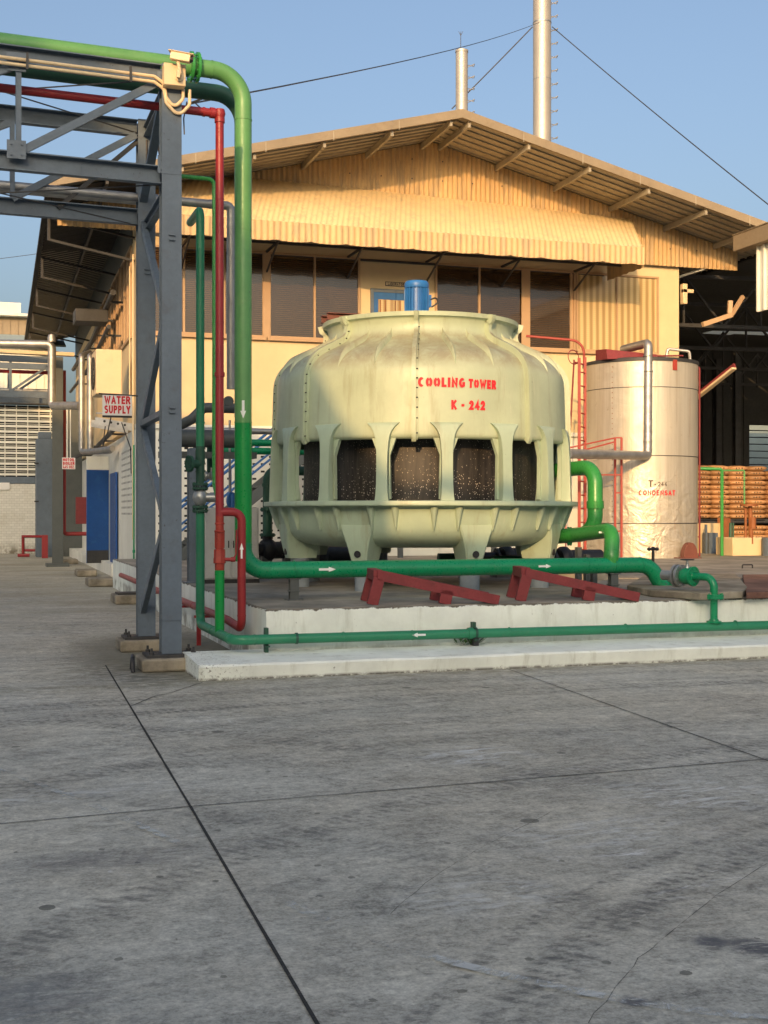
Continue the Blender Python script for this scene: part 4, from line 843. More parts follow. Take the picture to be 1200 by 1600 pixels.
# slabs on the plinth near the valve
def slab(name, poly, z0, z1, mat, label):
    mb = MB(); mb.prism([V((x, y, z0)) for x, y in poly], (0,0,z1-z0)); o = mb.build(name, mat, bevel=.012); tag(o, label, 'slab'); return o
pz = lambda x, y, z=.606: (lambda p: (p.x, p.y))(onZ(x, y, z))
slab('concrete_slab', [pz(980,925), pz(1018,933), pz(1095,938), pz(1160,935), pz(1168,928), pz(1150,905), pz(1010,905)], .607, .69, M['concrete'], 'tan broken-edged concrete slab lying under the green valve')
M['brown_slab'] = conc('brown_slab', lin((120,84,70)), lin((80,56,48)), lin((140,104,88)), 3)
slab('brown_slab', [pz(1166,936), pz(1300,932), pz(1290,905), pz(1160,906)], .607, .685, M['brown_slab'], 'reddish brown concrete slab at the right edge of the plinth')
slab('raised_floor', [pz(960,905), pz(1500,905), pz(1500,874), pz(960,874)], .606, .625, M['pad_top'], 'dusty raised concrete floor in front of the condensate tank')
# weed by kerb
wd = MB(); rw = random.Random(5); c = V((onY(728,1008,12.74).x, 12.72, .18))
for i in range(60):
    a = rw.uniform(0, 2*PI); l = rw.uniform(.03, .13); u = V((math.cos(a)*.8-.0, math.sin(a)*.35-.15, rw.uniform(.1,.9))).normalized(); s_ = u.cross(V((0,0,1))).normalized()*rw.uniform(.008,.02); b_ = c+V((rw.uniform(-.1,.12), rw.uniform(-.03,.03), 0))+u*l*.4
    wd.add([b_, b_+u*l*.45+s_, b_+u*l, b_+u*l*.45-s_], [(0,1,2,3)])
M['leaf'] = paint('weed_leaf', (.04,.10,.02), .6, .3, 20)
o = wd.build('weed', M['leaf'], smooth=False); tag(o, 'small green weed growing in the kerb joint under the low green pipe', 'plant')
mb = MB(); x = onY(743,1000,yf).x; mb.box(x-.03, x+.03, yf-.02, yf+.08, .18, .30); o = mb.build('rusty_bracket', M['black']); tag(o, 'rusty dark bracket beside the weed under the low green pipe', 'bracket')
# ================================================================== FACTORY BUILDING (offices over plant, gable front)
def sheetmat(name, base, lo, hi, stain, sh_):
    n = N(name); a = n.noise(.5, 6, .6); st = n.noise(1.2, 9, .74, n.mapping((4, 4, .55)), .6); f = n.noise(10, 6, .7)
    c = n.mix(n.ramp(a, .3, .7), lo, hi); c = n.mix(n.ramp(st, .47, .6, 0, sh_), c, base); c = n.mix(n.ramp(f, .58, .72, 0, .35), c, stain)
    n.col(c); n.set(.62); n.bump(f, .15, .006); return n.m
M['gable'] = sheetmat('aged_gable_sheeting', lin((150,132,104)), lin((184,150,102)), lin((198,168,120)), lin((124,90,56)), .7)
M['awning'] = sheetmat('pale_awning_sheeting', lin((170,148,116)), lin((190,158,112)), lin((204,174,126)), lin((146,116,82)), .8)
M['awning_brightened'] = sheetmat('tilt_brightened_awning_sheeting', lin((204,182,142)), lin((222,196,146)), lin((230,206,158)), lin((180,150,112)), .7)  # brighter awning copy, light painted in to offset the tilt of the sheet
M['roof_sheet'] = paint('roof_sheeting', lin((158,150,132)), .55, .1, 1.5, lin((110,96,76)), .5, streak=False)
M['shade_black'] = paint('eaves_shade_black', (.008,.008,.008), .8, .15, 2)  # near-black base painted in place of the shade under the eaves
M['fascia'] = paint('fascia_trim', lin((138,124,102)), .55, .1, 1.5, lin((110,90,62)), .55)
M['window_frame'] = paint('bronze_aluminium_frame', lin((176,146,112)), .45, .05, 4)
M['plinth_white'] = M['wall_white']
n = N('dark_window_blind'); X_, Y_, Z_2 = n.sep(); bl = n.math('SINE', n.math('MULTIPLY', Z_2, 2*PI/.045)); big = n.noise(.8, 4)
bd = n.mix(n.ramp(bl, -1, 1), lin((44,33,23)), lin((88,68,47))); bd = n.mix(n.ramp(big, .35, .65, 0, .45), bd, lin((42,32,23)))
n.col(bd); oi = n.t.nodes.new('ShaderNodeObjectInfo'); bd = n.mix(n.ramp(oi.outputs['Random'], 0, 1, 0, .55), bd, lin((38,29,21))); n.col(bd); n.set(.16, 0, .55); n.b.inputs['Coat Weight'].default_value = .8; n.b.inputs['Coat Roughness'].default_value = .03; M['blind'] = n.m
n = N('curtained_window'); X_, Y_, Z_2 = n.sep(); w1 = n.math('SINE', n.math('ADD', n.math('MULTIPLY', X_, 2*PI/.17), n.math('MULTIPLY', n.noise(.8, 2), 1.0)))
hz = n.math('SINE', n.math('MULTIPLY', Z_2, 2*PI/.05))
bd = n.mix(n.ramp(w1, -1, 1), lin((158,132,88)), lin((204,182,134))); bd = n.mix(n.ramp(hz, .6, 1, 0, .25), bd, lin((160,140,100)))
n.col(bd); n.set(.3, 0, .5); n.b.inputs['Coat Weight'].default_value = .7; n.b.inputs['Coat Roughness'].default_value = .02; M['curtain'] = n.m

BY = 28.1; SDV = V((.021, 1, 0)); BX0 = 3.43; BX1 = 16.8; RX = 10.18; RZ = 10.24; RS = .25; EX0 = 1.45; EX1 = 18.85; YF = 26.0; YB = 52.0
bld = thing('factory_building', (10, BY, 0), 'two-storey cream factory building with corrugated gable and long low pitched roof', 'building')
def wall_poly(mb, a, b, t, z0, z1):   # upright slab from a to b (xy), thickness t to the left-hand normal
    a = V((a[0], a[1], 0)); b = V((b[0], b[1], 0)); nn = V((0,0,1)).cross(b-a).normalized()*t
    mb.hexa([a+UP*z0, b+UP*z0, b+nn+UP*z0, a+nn+UP*z0, a+UP*z1, b+UP*z1, b+nn+UP*z1, a+nn+UP*z1])
mb = MB(); mb.box(BX0, BX1, BY, BY+.2, 3.52, 7.9); s0 = V((BX0, BY+.2, 0)); s1 = s0+SDV*23; wall_poly(mb, (s1.x, s1.y), (s0.x, s0.y), -.2, 3.52, 8.3) if False else mb.hexa([V((BX0,BY+.2,3.52)), V((BX0+.2,BY+.2,3.52)), V((s1.x+.2,s1.y,3.52)), V((s1.x,s1.y,3.52)), V((BX0,BY+.2,8.6)), V((BX0+.2,BY+.2,8.6)), V((s1.x+.2,s1.y,8.6)), V((s1.x,s1.y,8.6))])
mb.box(BX1-.2, BX1, BY+.2, 51, 0, 9.0)
mb.build('upper_wall', M['wall_cream'], bld, smooth=False)
mb = MB(); mb.box(BX0+.003, BX1-.003, BY+.004, BY+.2, 0, 3.42); mb.hexa([V((BX0+.004,BY+.2,0)), V((BX0+.2,BY+.2,0)), V((s1.x+.2,s1.y,0)), V((s1.x+.004,s1.y,0)), V((BX0+.004,BY+.2,3.42)), V((BX0+.2,BY+.2,3.42)), V((s1.x+.2,s1.y,3.42)), V((s1.x+.004,s1.y,3.42))])
mb.build('lower_wall', M['wall_white'], bld, smooth=False)
mb = MB(); mb.box(BX0-.02, BX1+.02, BY-.07, BY+.2, 3.42, 3.52); mb.build('string_course', M['wall_white'], bld, bevel=.01)
# roof: two ribbed slopes
def slope(xa, za, xb, zb, name, mat, yo, yb, shear):
    mb = MB(); t = .03; k = int((yb-yo)/.30)
    def P(x, z, y): return V((x+(.021*(y-YF) if shear and x < 3 else 0), y, z))
    ys = [yo+(yb-yo)*i/k for i in range(k+1)]
    for i in range(k):
        y0, y1 = ys[i], ys[i+1]; m0 = y0+.05; 
        mb.hexa([P(xa,za,y0), P(xb,zb,y0), P(xb,zb,y1), P(xa,za,y1), P(xa,za+t,y0), P(xb,zb+t,y0), P(xb,zb+t,y1), P(xa,za+t,y1)])
        mb.hexa([P(xa,za-.035,y0), P(xb,zb-.035,y0), P(xb,zb-.035,m0), P(xa,za-.035,m0), P(xa,za-.002,y0), P(xb,zb-.002,y0), P(xb,zb-.002,m0), P(xa,za-.002,m0)])
    return mb.build(name, mat, bld, smooth=False)
ZE0 = RZ-RS*(RX-EX0); ZE1 = RZ-RS*(EX1-RX)
slope(EX0, ZE0, RX, RZ, 'roof', M['roof_sheet'], YF+.03, YB, True); slope(RX, RZ, EX1, ZE1, 'roof', M['roof_sheet'], YF+.03, YB, False)
mb = MB()
for (xa, za, xb, zb) in ((EX0-.02, ZE0-.005, RX, RZ), (RX, RZ, EX1+.02, ZE1-.005)):
    d = V((xb-xa, 0, zb-za)); k = 5
    mb.prism([V((xa, YF-.05, za-.065)), V((xb, YF-.05, zb-.065)), V((xb, YF-.05, zb+.10)), V((xa, YF-.05, za+.10))], (0, .07, 0))
    mb.prism([V((xa, YF-.05, za+.10)), V((xb, YF-.05, zb+.10)), V((xb, YF-.05, zb+.125)), V((xa, YF-.05, za+.125))], (0, .30, 0))
mb.build('gable_fascia', M['fascia'], bld)
mb = MB()
for i in range(1, 6):
    for xa, za, xb, zb in ((EX0, ZE0, RX, RZ), (RX, RZ, EX1, ZE1)):
        t = i/6; x = xa+(xb-xa)*t; z = za+(zb-za)*t; mb.box(x-.008, x+.008, YF-.055, YF-.049, z-.105, z+.105)
mb.build('fascia_joints', M['roof_sheet'], bld)
mb = MB(); mb.hexa([V((EX0-.03,YF-.04,ZE0-.06)), V((EX0+.08,YF-.04,ZE0-.06)), V((EX0+.08+.021*26,YB,ZE0-.06)), V((EX0-.03+.021*26,YB,ZE0-.06)), V((EX0-.03,YF-.04,ZE0+.06)), V((EX0+.08,YF-.04,ZE0+.06)), V((EX0+.08+.021*26,YB,ZE0+.06)), V((EX0-.03+.021*26,YB,ZE0+.06))]); mb.build('eaves_trim', M['shade_black'], bld)
mb = MB(); mb.box(EX1-.06, EX1+.04, YF, YB, ZE1-.06, ZE1+.06); mb.build('eaves_trim', M['shade_black'], bld)
# purlins running back from the gable fascia
for x in (2.6, 4.1, 5.6, 7.1, 8.6, 9.95, 10.38, 11.8, 13.3, 14.8, 16.3, 17.7):
    z = RZ-RS*abs(x-RX)-.05; mb = MB(); mb.bar((x, YF+.05, z-.07), (x+(.5 if x < 3 else 0), YB-.2, z-.07), .06, .13); mb.build('purlin', M['dark_steel'] if x < 3.4 else M['roof_sheet'], bld)  # left purlins get a darker colour in place of eave shade
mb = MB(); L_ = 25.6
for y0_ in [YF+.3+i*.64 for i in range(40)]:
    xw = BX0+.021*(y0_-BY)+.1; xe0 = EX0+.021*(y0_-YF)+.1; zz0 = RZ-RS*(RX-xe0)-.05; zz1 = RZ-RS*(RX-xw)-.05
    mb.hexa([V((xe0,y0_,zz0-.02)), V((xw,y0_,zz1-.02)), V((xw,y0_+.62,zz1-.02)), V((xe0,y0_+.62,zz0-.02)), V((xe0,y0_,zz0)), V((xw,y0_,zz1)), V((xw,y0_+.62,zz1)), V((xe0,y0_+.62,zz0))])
mb.build('side_shade_sheet', M['shade_black'], bld, smooth=False)  # dark sheet standing in for shade under the left overhang
mb = MB(); a_ = s0+SDV*.6; b_ = s1; w_ = V((-.02,0,0)); mb.hexa([a_+w_+UP*7.6, a_+UP*7.6, b_+UP*7.6, b_+w_+UP*7.6, a_+w_+UP*8.62, a_+UP*8.62, b_+UP*8.62, b_+w_+UP*8.62]); mb.build('eaves_shade_band', M['grey_pipe'], bld, smooth=False)  # dark strip painted for the eave shade on the wall top
# side eaves brackets
for y in (28.4, 33.0, 37.6, 42.2, 46.8):
    sx_ = .021*(y-YF); xw = BX0+.021*(y-BY); xe_ = EX0+sx_+.1; mb = MB(); mb.bar((xe_, y, ZE0-.12), (xw, y, ZE0-.45), .05, .05); mb.bar((xe_, y, ZE0-.10), (xe_, y, ZE0-.62), .06, .06); mb.bar((xe_, y, ZE0-.6), (xw, y, ZE0-.95), .05, .05); mb.build('eaves_bracket', M['black'], bld)
def corr(name, x0, x1, ylo, yhi, zlo, zhi, pitch, amp, mat, parent, scal=0, thick=.006, rng=8, lean=0):
    # corrugated sheet; ylo/zlo, yhi/zhi give its lower and upper edge as functions of x
    k = int((x1-x0)/pitch*rng); fr = []; bk = []
    for i in range(k+1):
        x = x0+(x1-x0)*i/k; s_ = math.cos(2*PI*x/pitch); s_ = math.copysign(abs(s_)**.7, s_)*amp
        zs = zlo(x)-(scal*abs(math.sin(PI*x/.76))**.5 if scal else 0)
        fr.append((V((x, ylo(x)+s_, zs)), V((x+lean, yhi(x)+s_, zhi(x+lean)))))
    vs = [p for q in fr for p in q]+[p+V((0,thick,0)) for q in fr for p in q]; n0 = 2*(k+1)
    fs = [(2*i, 2*i+2, 2*i+3, 2*i+1) for i in range(k)]+[(n0+2*i+1, n0+2*i+3, n0+2*i+2, n0+2*i) for i in range(k)]+[(2*i, n0+2*i, n0+2*i+2, 2*i+2) for i in range(k)]+[(2*i+1, 2*i+3, n0+2*i+3, n0+2*i+1) for i in range(k)]
    mb = MB(); mb.add(vs, fs); return mb.build(name, mat, parent, ang=60)
gz_ = 7.68; GY = 27.95
corr('gable_cladding', 1.75, 18.4, lambda x: GY, lambda x: GY, lambda x: gz_, lambda x: RZ-RS*abs(x-RX)-.04, .118, .02, M['gable'], bld)
mb = MB(); mb.prism([V((1.8, 28.0, 7.72)), V((18.35, 28.0, 7.72)), V((18.35, 28.0, RZ-RS*(18.35-RX)-.06)), V((RX, 28.0, RZ-.06)), V((1.8, 28.0, RZ-RS*(RX-1.8)-.06))], (0, .06, 0)); mb.build('gable_lining', M['shade_black'], bld, smooth=False)
mb = MB()
for z in (8.1, 8.62, 9.3, 9.75):
    x = 1.9+.3
    while x < 18.3:
        if z < RZ-RS*abs(x-RX)-.35: mb.cyl((x, GY-.035, z), (x, GY-.02, z), .016, 8); 
        x += .75
mb.build('sheeting_bolts', M['black'], bld)
# awning over the office windows
aw_top = lambda x: 9.0-.012*max(0, x-6)**1.35 if x > 6 else 9.0-.03*(6-x)
YA = 26.2; ZA = 7.66
aw = corr('awning', 3.45, 14.75, lambda x: YA, lambda x: GY-.03, lambda x: ZA, aw_top, .118, .015, M['awning_brightened'], bld, lean=.62)
corr('skirt', 3.45, 14.75, lambda x: YA-.02, lambda x: YA-.02, lambda x: 7.31, lambda x: ZA+.03, .135, .012, M['awning'], aw, scal=.035)
mb = MB(); k = 24; vs = []
for i in range(k+1):
    y = YA+(GY-YA)*i/k; zt2 = 7.75; vs += [V((14.74+.012*math.cos(i*2.2), y, 7.25-.03*abs(math.sin(i*.7)))), V((14.74+.012*math.cos(i*2.2), y, min(zt2, 7.75)))]
mb.add(vs+[v+V((.006,0,0)) for v in vs], [(2*i, 2*i+2, 2*i+3, 2*i+1) for i in range(k)]+[(2*(k+1)+2*i+1, 2*(k+1)+2*i+3, 2*(k+1)+2*i+2, 2*(k+1)+2*i) for i in range(k)]); mb.build('side_skirt', M['awning'], aw)
for x in (4.4, 6.3, 8.2, 10.1, 12.0, 13.9):
    mb = MB(); mb.bar((x, YA+.05, 7.42), (x, BY-.02, 7.42), .04, .05); mb.bar((x, YA+.75, 7.42), (x, BY-.02, 6.95), .035, .035); mb.bar((x, YA+.05, 7.42), (x, GY, 8.7), .04, .04); mb.build('bracket', M['dark_steel'], aw)
mb = MB(); mb.bar((3.5, YA+.08, 7.40), (14.7, YA+.08, 7.40), .05, .05); mb.bar((3.5, 27.2, 7.45), (14.7, 27.2, 7.45), .05, .05); mb.bar((3.5, BY-.03, 7.38), (14.7, BY-.03, 7.38), .04, .05); mb.build('rail', M['dark_steel'], aw)

# windows along the front
FX = lambda px_: onY(px_, 500, BY).x
ZS = 5.50; ZT = 7.42
def front_window(p0, p1, mulls, mats, z0=ZS, z1=ZT):
    x0, x1 = FX(p0), FX(p1); t = .05; mb = MB()
    mb.box(x0, x1, BY-.06, BY-.001, z0, z0+t); mb.box(x0, x1, BY-.06, BY-.001, z1-t, z1); mb.box(x0, x0+t, BY-.06, BY-.001, z0+t, z1-t); mb.box(x1-t, x1, BY-.06, BY-.001, z0+t, z1-t)
    ms = [x0+t/2]+[FX(m) for m in mulls]+[x1-t/2]
    for m in ms[1:-1]: mb.box(m-t*.5, m+t*.5, BY-.058, BY-.001, z0+t, z1-t)
    fr = mb.build('window', M['window_frame'], bld, bevel=.004)
    for i, mt_ in enumerate(mats):
        mb = MB(); mb.box(ms[i]+t/2, ms[i+1]-t/2, BY-.018, BY-.002, z0+t, z1-t); mb.build('pane', M[mt_], fr, smooth=False)
    mb = MB(); mb.box(x0-.03, x1+.03, BY-.10, BY-.001, z0-.06, z0-.002); mb.build('sill', M['window_frame'], fr)
front_window(226, 413, [287, 350], ['blind']*3)
front_window(419, 562, [491], ['blind']*2)
front_window(679, 818, [748], ['blind']*2)
front_window(824, 898, [891], ['blind']*2 if False else ['blind', 'window_frame'])
front_window(899, 1028, [963], ['curtain']*2, ZS+.0, ZT-.0)
for p_, q_ in ((813,825),(411,421)): mb = MB(); mb.box(FX(p_), FX(q_), BY-.075, BY-.062, ZS, ZT); mb.build('cover_strip', M['window_frame'], bld)
# laboratory door
x0, x1 = FX(583), FX(655); mb = MB(); mb.box(x0-.07, x1+.07, BY-.05, BY-.001, 6.66, 6.74); mb.box(x0-.07, x0, BY-.05, BY-.001, 4.52, 6.66); mb.box(x1, x1+.07, BY-.05, BY-.001, 4.52, 6.66); df = mb.build('door_frame', M['steel_blue'], bld)
mb = MB(); mb.box(x0, x1, BY-.035, BY-.002, 6.50, 6.66); mb.box(x0, x0+.11, BY-.035, BY-.002, 4.52, 6.50); mb.box(x1-.11, x1, BY-.035, BY-.002, 4.52, 6.50); mb.box(x0+.11, x1-.11, BY-.035, BY-.002, 4.52, 5.0); dr = mb.build('door', M['blue_rail'], bld)
mb = MB(); mb.box(x0+.11, x1-.11, BY-.02, BY-.003, 5.0, 6.50); mb.build('glazing', M['curtain'], dr, smooth=False)
mb = MB(); 
for i in (0, .12, .36, .48, .68, .78): mb.cyl((x0+.16+i, BY-.055, 5.0), (x0+.16+i, BY-.055, 6.48), .01, 8)
for z in (5.7, 6.0, 6.06): mb.cyl((x0+.12, BY-.055, z), (x1-.12, BY-.055, z), .01, 8)
M['rust'] = paint('rusty_iron', lin((140,84,44)), .6, .2, 8); mb.build('security_bars', M['rust'], dr)
p0 = onY(602, 440, BY); p1 = onY(637, 448, BY); sg = thing('sign', (p0.x, BY, p1.z), 'narrow framed LABORATORY sign over the blue upstairs door', 'sign')
mb = MB(); mb.box(p0.x, p1.x, BY-.02, BY-.002, p1.z-.01, p0.z); mb.build('frame', M['black'], sg); mb = MB(); mb.box(p0.x+.015, p1.x-.015, BY-.024, BY-.0205, p1.z+.005, p0.z-.015); mb.build('plate', M['ivory'], sg)
flat_stroke('lettering', 'LABORATORY', .062, .013, .44, ((p0.x+p1.x)/2, BY-.026, (p0.z+p1.z)/2-.005), M['black'], sg, .26)
# vent block screens low on the front and the side
M['slot'] = paint('vent_slot_dark', (.02,.02,.02), .9, .1, 3)
def screen(parent, o0, xd, n_, rows, dx, dz, sw, sh, nrm, line=True):
    mb = MB(); o0 = V(o0); xd = V(xd).normalized(); nrm = V(nrm)
    for r in range(rows):
        for i in range(n_):
            c = o0+xd*(i*dx)+UP*(r*dz)
            mb.hexa([c-xd*sw/2-UP*sh/2, c+xd*sw/2-UP*sh/2, c+xd*sw/2-UP*sh/2-nrm*.01, c-xd*sw/2-UP*sh/2-nrm*.01, c-xd*sw/2+UP*sh/2, c+xd*sw/2+UP*sh/2, c+xd*sw/2+UP*sh/2-nrm*.01, c-xd*sw/2+UP*sh/2-nrm*.01])
    o = mb.build('vent_slots', M['slot'], parent, smooth=False); return o
sc1 = MB(); sc1.box(3.6, 9.0, BY-.012, BY+.002, .9, 3.3); scr = sc1.build('vent_screen', M['wall_white'], bld); screen(scr, (3.75, BY-.016, 1.02), (1,0,0), 27, 14, .19, .165, .09, .045, (0,-1,0))
a_ = s0+SDV*.3; mb = MB(); b_ = s0+SDV*3.2; mb.hexa([a_+UP*1.45-V((.012,0,0)), a_+UP*1.45, b_+UP*1.45, b_+UP*1.45-V((.012,0,0)), a_+UP*3.15-V((.012,0,0)), a_+UP*3.15, b_+UP*3.15, b_+UP*3.15-V((.012,0,0))]); scr = mb.build('vent_screen', M['wall_white'], bld)
screen(scr, a_+SDV*.2+UP*1.56-V((.014,0,0)), SDV, 9, 11, .32, .145, .11, .045, (-1,0,0))
# side windows
for (ya, yb_) in ((.7, 3.1), (3.5, 5.9), (6.6, 9.0), (9.6, 12.0)):
    a_ = s0+SDV*ya; b_ = s0+SDV*yb_; mb = MB(); nx = V((-.05,0,0))
    def sl_(a, b, z0, z1, w=nx): mb.hexa([a+UP*z0+w, a+UP*z0+V((-.001,0,0)), b+UP*z0+V((-.001,0,0)), b+UP*z0+w, a+UP*z1+w, a+UP*z1+V((-.001,0,0)), b+UP*z1+V((-.001,0,0)), b+UP*z1+w])
    sl_(a_, b_, 5.5, 5.56); sl_(a_, b_, 7.5, 7.56)
    for t in (0, .8, 1.6, 2.35): sl_(a_+SDV*t, a_+SDV*(t+.05), 5.56, 7.5)
    fr = mb.build('window', M['window_frame'], bld)
    mb = MB(); sl_(a_+SDV*.05, a_+SDV*2.35, 5.56, 7.5, V((-.015,0,0))); mb.build('pane', M['blind'], fr, smooth=False)
# plinth and doors of the side wall
mb = MB(); a_ = s0+SDV*4.1; b_ = s0+SDV*22; mb.hexa([a_-V((.18,0,0)), a_-V((.001,0,0)), b_-V((.001,0,0)), b_-V((.5,0,0)), a_-V((.18,0,0))+UP*.30, a_-V((.001,0,0))+UP*.30, b_-V((.001,0,0))+UP*.3, b_-V((.5,0,0))+UP*.3]); mb.build('plinth', M['wall_white'], bld)
p = s0+SDV*4.2; mb = MB(); mb.bar(p+V((-.05,0,1.40)), p+SDV*1.6+V((-.05,0,1.40)), .05, 2.4); dr = mb.build('side_door', M['blue_door'], bld); tag(dr, 'blue steel door leaf folded against the wall')
p = s0+SDV*7.0; mb = MB(); mb.bar(p+V((-.62,-.25,1.48)), p+V((-.03,-.10,1.48)), .05, 2.5); dr = mb.build('side_door', M['blue_door'], bld); tag(dr, 'blue steel door leaf standing open')
mb = MB(); mb.bar(p+V((-.615,-.285,.40)), p+V((-.035,-.135,.40)), .01, .34); mb.build('kick_plate', M['dark_steel'], dr)
mb = MB(); mb.bar(p+V((-.62,-.20,2.92)), p+V((-.03,-.06,2.92)), .04, .35); mb.build('transom', M['wall_white'], bld)
mb = MB(); q = at(130, 799, 43); mb.box(q.x-.25, q.x+.2, q.y-.2, q.y+.05, 1.2, 2.1); o = mb.build('hose_cabinet', M['red_frame'], bevel=.01); tag(o, 'dark red fire hose cabinet beyond the open blue door', 'cabinet')
# concrete step blocks by the side wall
for (px0, px1, yb_, h, lab) in ((139,184,918,.18,'worn concrete step block nearest the corner of the building'), (121,154,902,.17,'worn concrete step block below the open blue door'), (97,124,882,.15,'farthest brownish concrete step block beside the side wall')):
    a_ = onZ(px0, yb_, 0); b_ = onZ(px1, yb_, 0); mb = MB(); w_ = (b_.x-a_.x); mb.box(a_.x, a_.x+w_*.98, a_.y+.1, a_.y+1.0, 0, h); o = mb.build('step_block', M['concrete'], bevel=.04, seg=3); tag(o, lab, 'block', 'concrete step blocks')
a_ = onZ(180, 945, 0); mb = MB(); mb.box(a_.x, a_.x+.62, a_.y, a_.y+.8, 0, .16); o = mb.build('footing', M['concrete'], bevel=.03, seg=3); tag(o, 'low cracked concrete footing with a rusty plate, left of the rear rack column', 'footing')
mb = MB(); mb.box(a_.x+.06, a_.x+.6, a_.y+.1, a_.y+.6, .161, .19); mb.build('rusty_plate', M['dark_steel'], o)
# thin green conduit on the corner
mb = MB(); mb.tube([V((3.36, 28.0, 3.05)), V((3.36, 28.0, .5)), V((3.38,28.02,.25))], .018, 0, 8); mb.lathe([(.03,-.03),(.03,.03)], (3.36,28.0,.75), 8); o = mb.build('conduit', M['green_pipe']); tag(o, 'thin green conduit down the front left corner of the building', 'conduit')
mb = MB(); p = s0+SDV*.15; mb.tube([V((3.36, 28.15, 7.2)), V((3.36, 28.15, 3.2)), V((3.36, 28.15, 1.0))], .02, 0, 8); mb.tube([V((3.33, 28.5, 7.0)), V((3.33, 28.5, 4.0))], .014, 0, 8); o = mb.build('conduit', M['ivory']); tag(o, 'cream conduit running down the left corner of the building', 'conduit')
for (x_, z_, r_, lab) in ((3.15, 6.7, .07, 'upper dark insulated pipe along the left side wall under the eaves'), (3.05, 5.9, .05, 'lower dark insulated pipe along the left side wall'), (3.2, 3.55, .06, 'dark pipe along the side wall above the blue doors')):
    mb = MB(); mb.tube([V((x_, 30.2, z_)), V((x_+.2, 38, z_-.15)), V((x_+.35, 47, z_))], r_, .5, 10); [mb.box(x_-.02+(y_-30)*.02, x_+.35+(y_-30)*.02, y_, y_+.04, z_-.12, z_-.07) for y_ in (31, 34, 37, 40, 43)]; o = mb.build('insulated_pipe', M['dark_steel']); tag(o, lab, 'pipe')
mb = MB(); q = at(147,490,31.5); mb.box(q.x-.45, q.x+.35, q.y, q.y+.8, q.z-.2, q.z+.12); o = mb.build('duct_box', M['dark_steel'], bevel=.02); tag(o, 'dark duct box hanging under the left eaves', 'duct')
mb = MB(); mb.tube([at(176,640,27.6), at(168,676,27.9), at(160,700,28.4), at(166,655,28.6)], .012, .08, 8); mb.tube([at(190,660,27.8), at(204,700,28.0), at(205,740,28.1)], .012, .05, 8); o = mb.build('cable_loop', M['black']); tag(o, 'thin black cables drooping below the air conditioner bracket', 'cable')
# air conditioner on the corner
ac = thing('air_conditioner', (2.95, 28.7, 4.2), 'large cream outdoor air conditioner unit hung on the left side wall', 'air conditioner')
a_ = at(150, 615, 28.0); b_ = at(192, 545, 28.0); mb = MB(); mb.box(a_.x, b_.x, a_.y, a_.y+1.0, a_.z, b_.z); mb.build('body', M['ivory'], ac, bevel=.015)
mb = MB(); c = V((a_.x-.004, a_.y+.5, (a_.z+b_.z)/2)); mb.lathe([(.34,-.02),(.36,.0),(.36,.03),(.33,.03),(.30,0)], c, 28, axis=(-1,0,0))
for i in range(8): 
    a = i*PI/8; u = V((0, math.cos(a), math.sin(a))); mb.bar(c+V((-.02,0,0))-u*.33, c+V((-.02,0,0))+u*.33, .008, .008)
mb.build('fan_grille', M['dark_steel'], ac); mb = MB(); q = at(171, 557, 27.98); mb.box(q.x-.07, q.x+.07, a_.y-.008, a_.y-.001, q.z-.09, q.z+.09); mb.build('cover', M['ivory'], ac, bevel=.003)
mb = MB(); q = at(148, 657, 28.0); r_ = at(208, 668, 28.2); mb.bar(q, r_, .04, .16, up=(0,0,1)); mb.bar(q+V((0,.9,0)), r_+V((0,.9,0)), .04, .16); mb.box(a_.x, b_.x, a_.y, a_.y+.03, 3.75, 3.78); mb.build('wall_bracket', M['galv'], ac)
mb = MB()
for t in (.25,.42,.6,.78): c = q.lerp(r_, t)+V((0,-.022,.02)); mb.cyl(c, c+V((0,-.006,0)), .028, 12)
mb.build('bracket_holes', M['black'], ac)
# steel stair to the laboratory
st = thing('steel_stair', (4.0, 27, .6), 'blue-railed steel stair rising to the upstairs laboratory door', 'stair')
Yn, Yf = 26.35, 27.35; zst = lambda x: .8*(x-4.66)+1.12
for y in (Yn, Yf):
    mb = MB(); mb.bar((4.0, y, zst(4.0)), (8.75, y, zst(8.75)), .05, .22); mb.build('stringer', M['grey_pipe'], st)
    mb = MB(); mb.cyl((3.95, y, zst(3.95)+1.0), (8.75, y, zst(8.75)+1.0), .03, 10); mb.cyl((3.95, y, zst(3.95)+.52), (8.75, y, zst(8.75)+.52), .024, 10)
    for i in range(5): x = 4.0+i*1.15; mb.cyl((x, y, zst(x)), (x, y, zst(x)+1.0), .024, 8)
    mb.build('handrail', M['blue_rail'], st)
mb = MB(); x = 4.05
while x < 8.7: mb.box(x, x+.26, Yn+.03, Yf-.03, zst(x+.13)-.02, zst(x+.13)+.015); x += .25
mb.build('treads', M['grey_pipe'], st); mb = MB(); mb.box(8.75, 11.2, Yn, BY-.05, 4.40, 4.48); mb.build('landing', M['grey_pipe'], st)
for x in (8.9, 11.1): mb = MB(); mb.box(x-.05, x+.05, Yn, Yn+.1, .6, 4.4); mb.build('post', M['grey_pipe'], st)

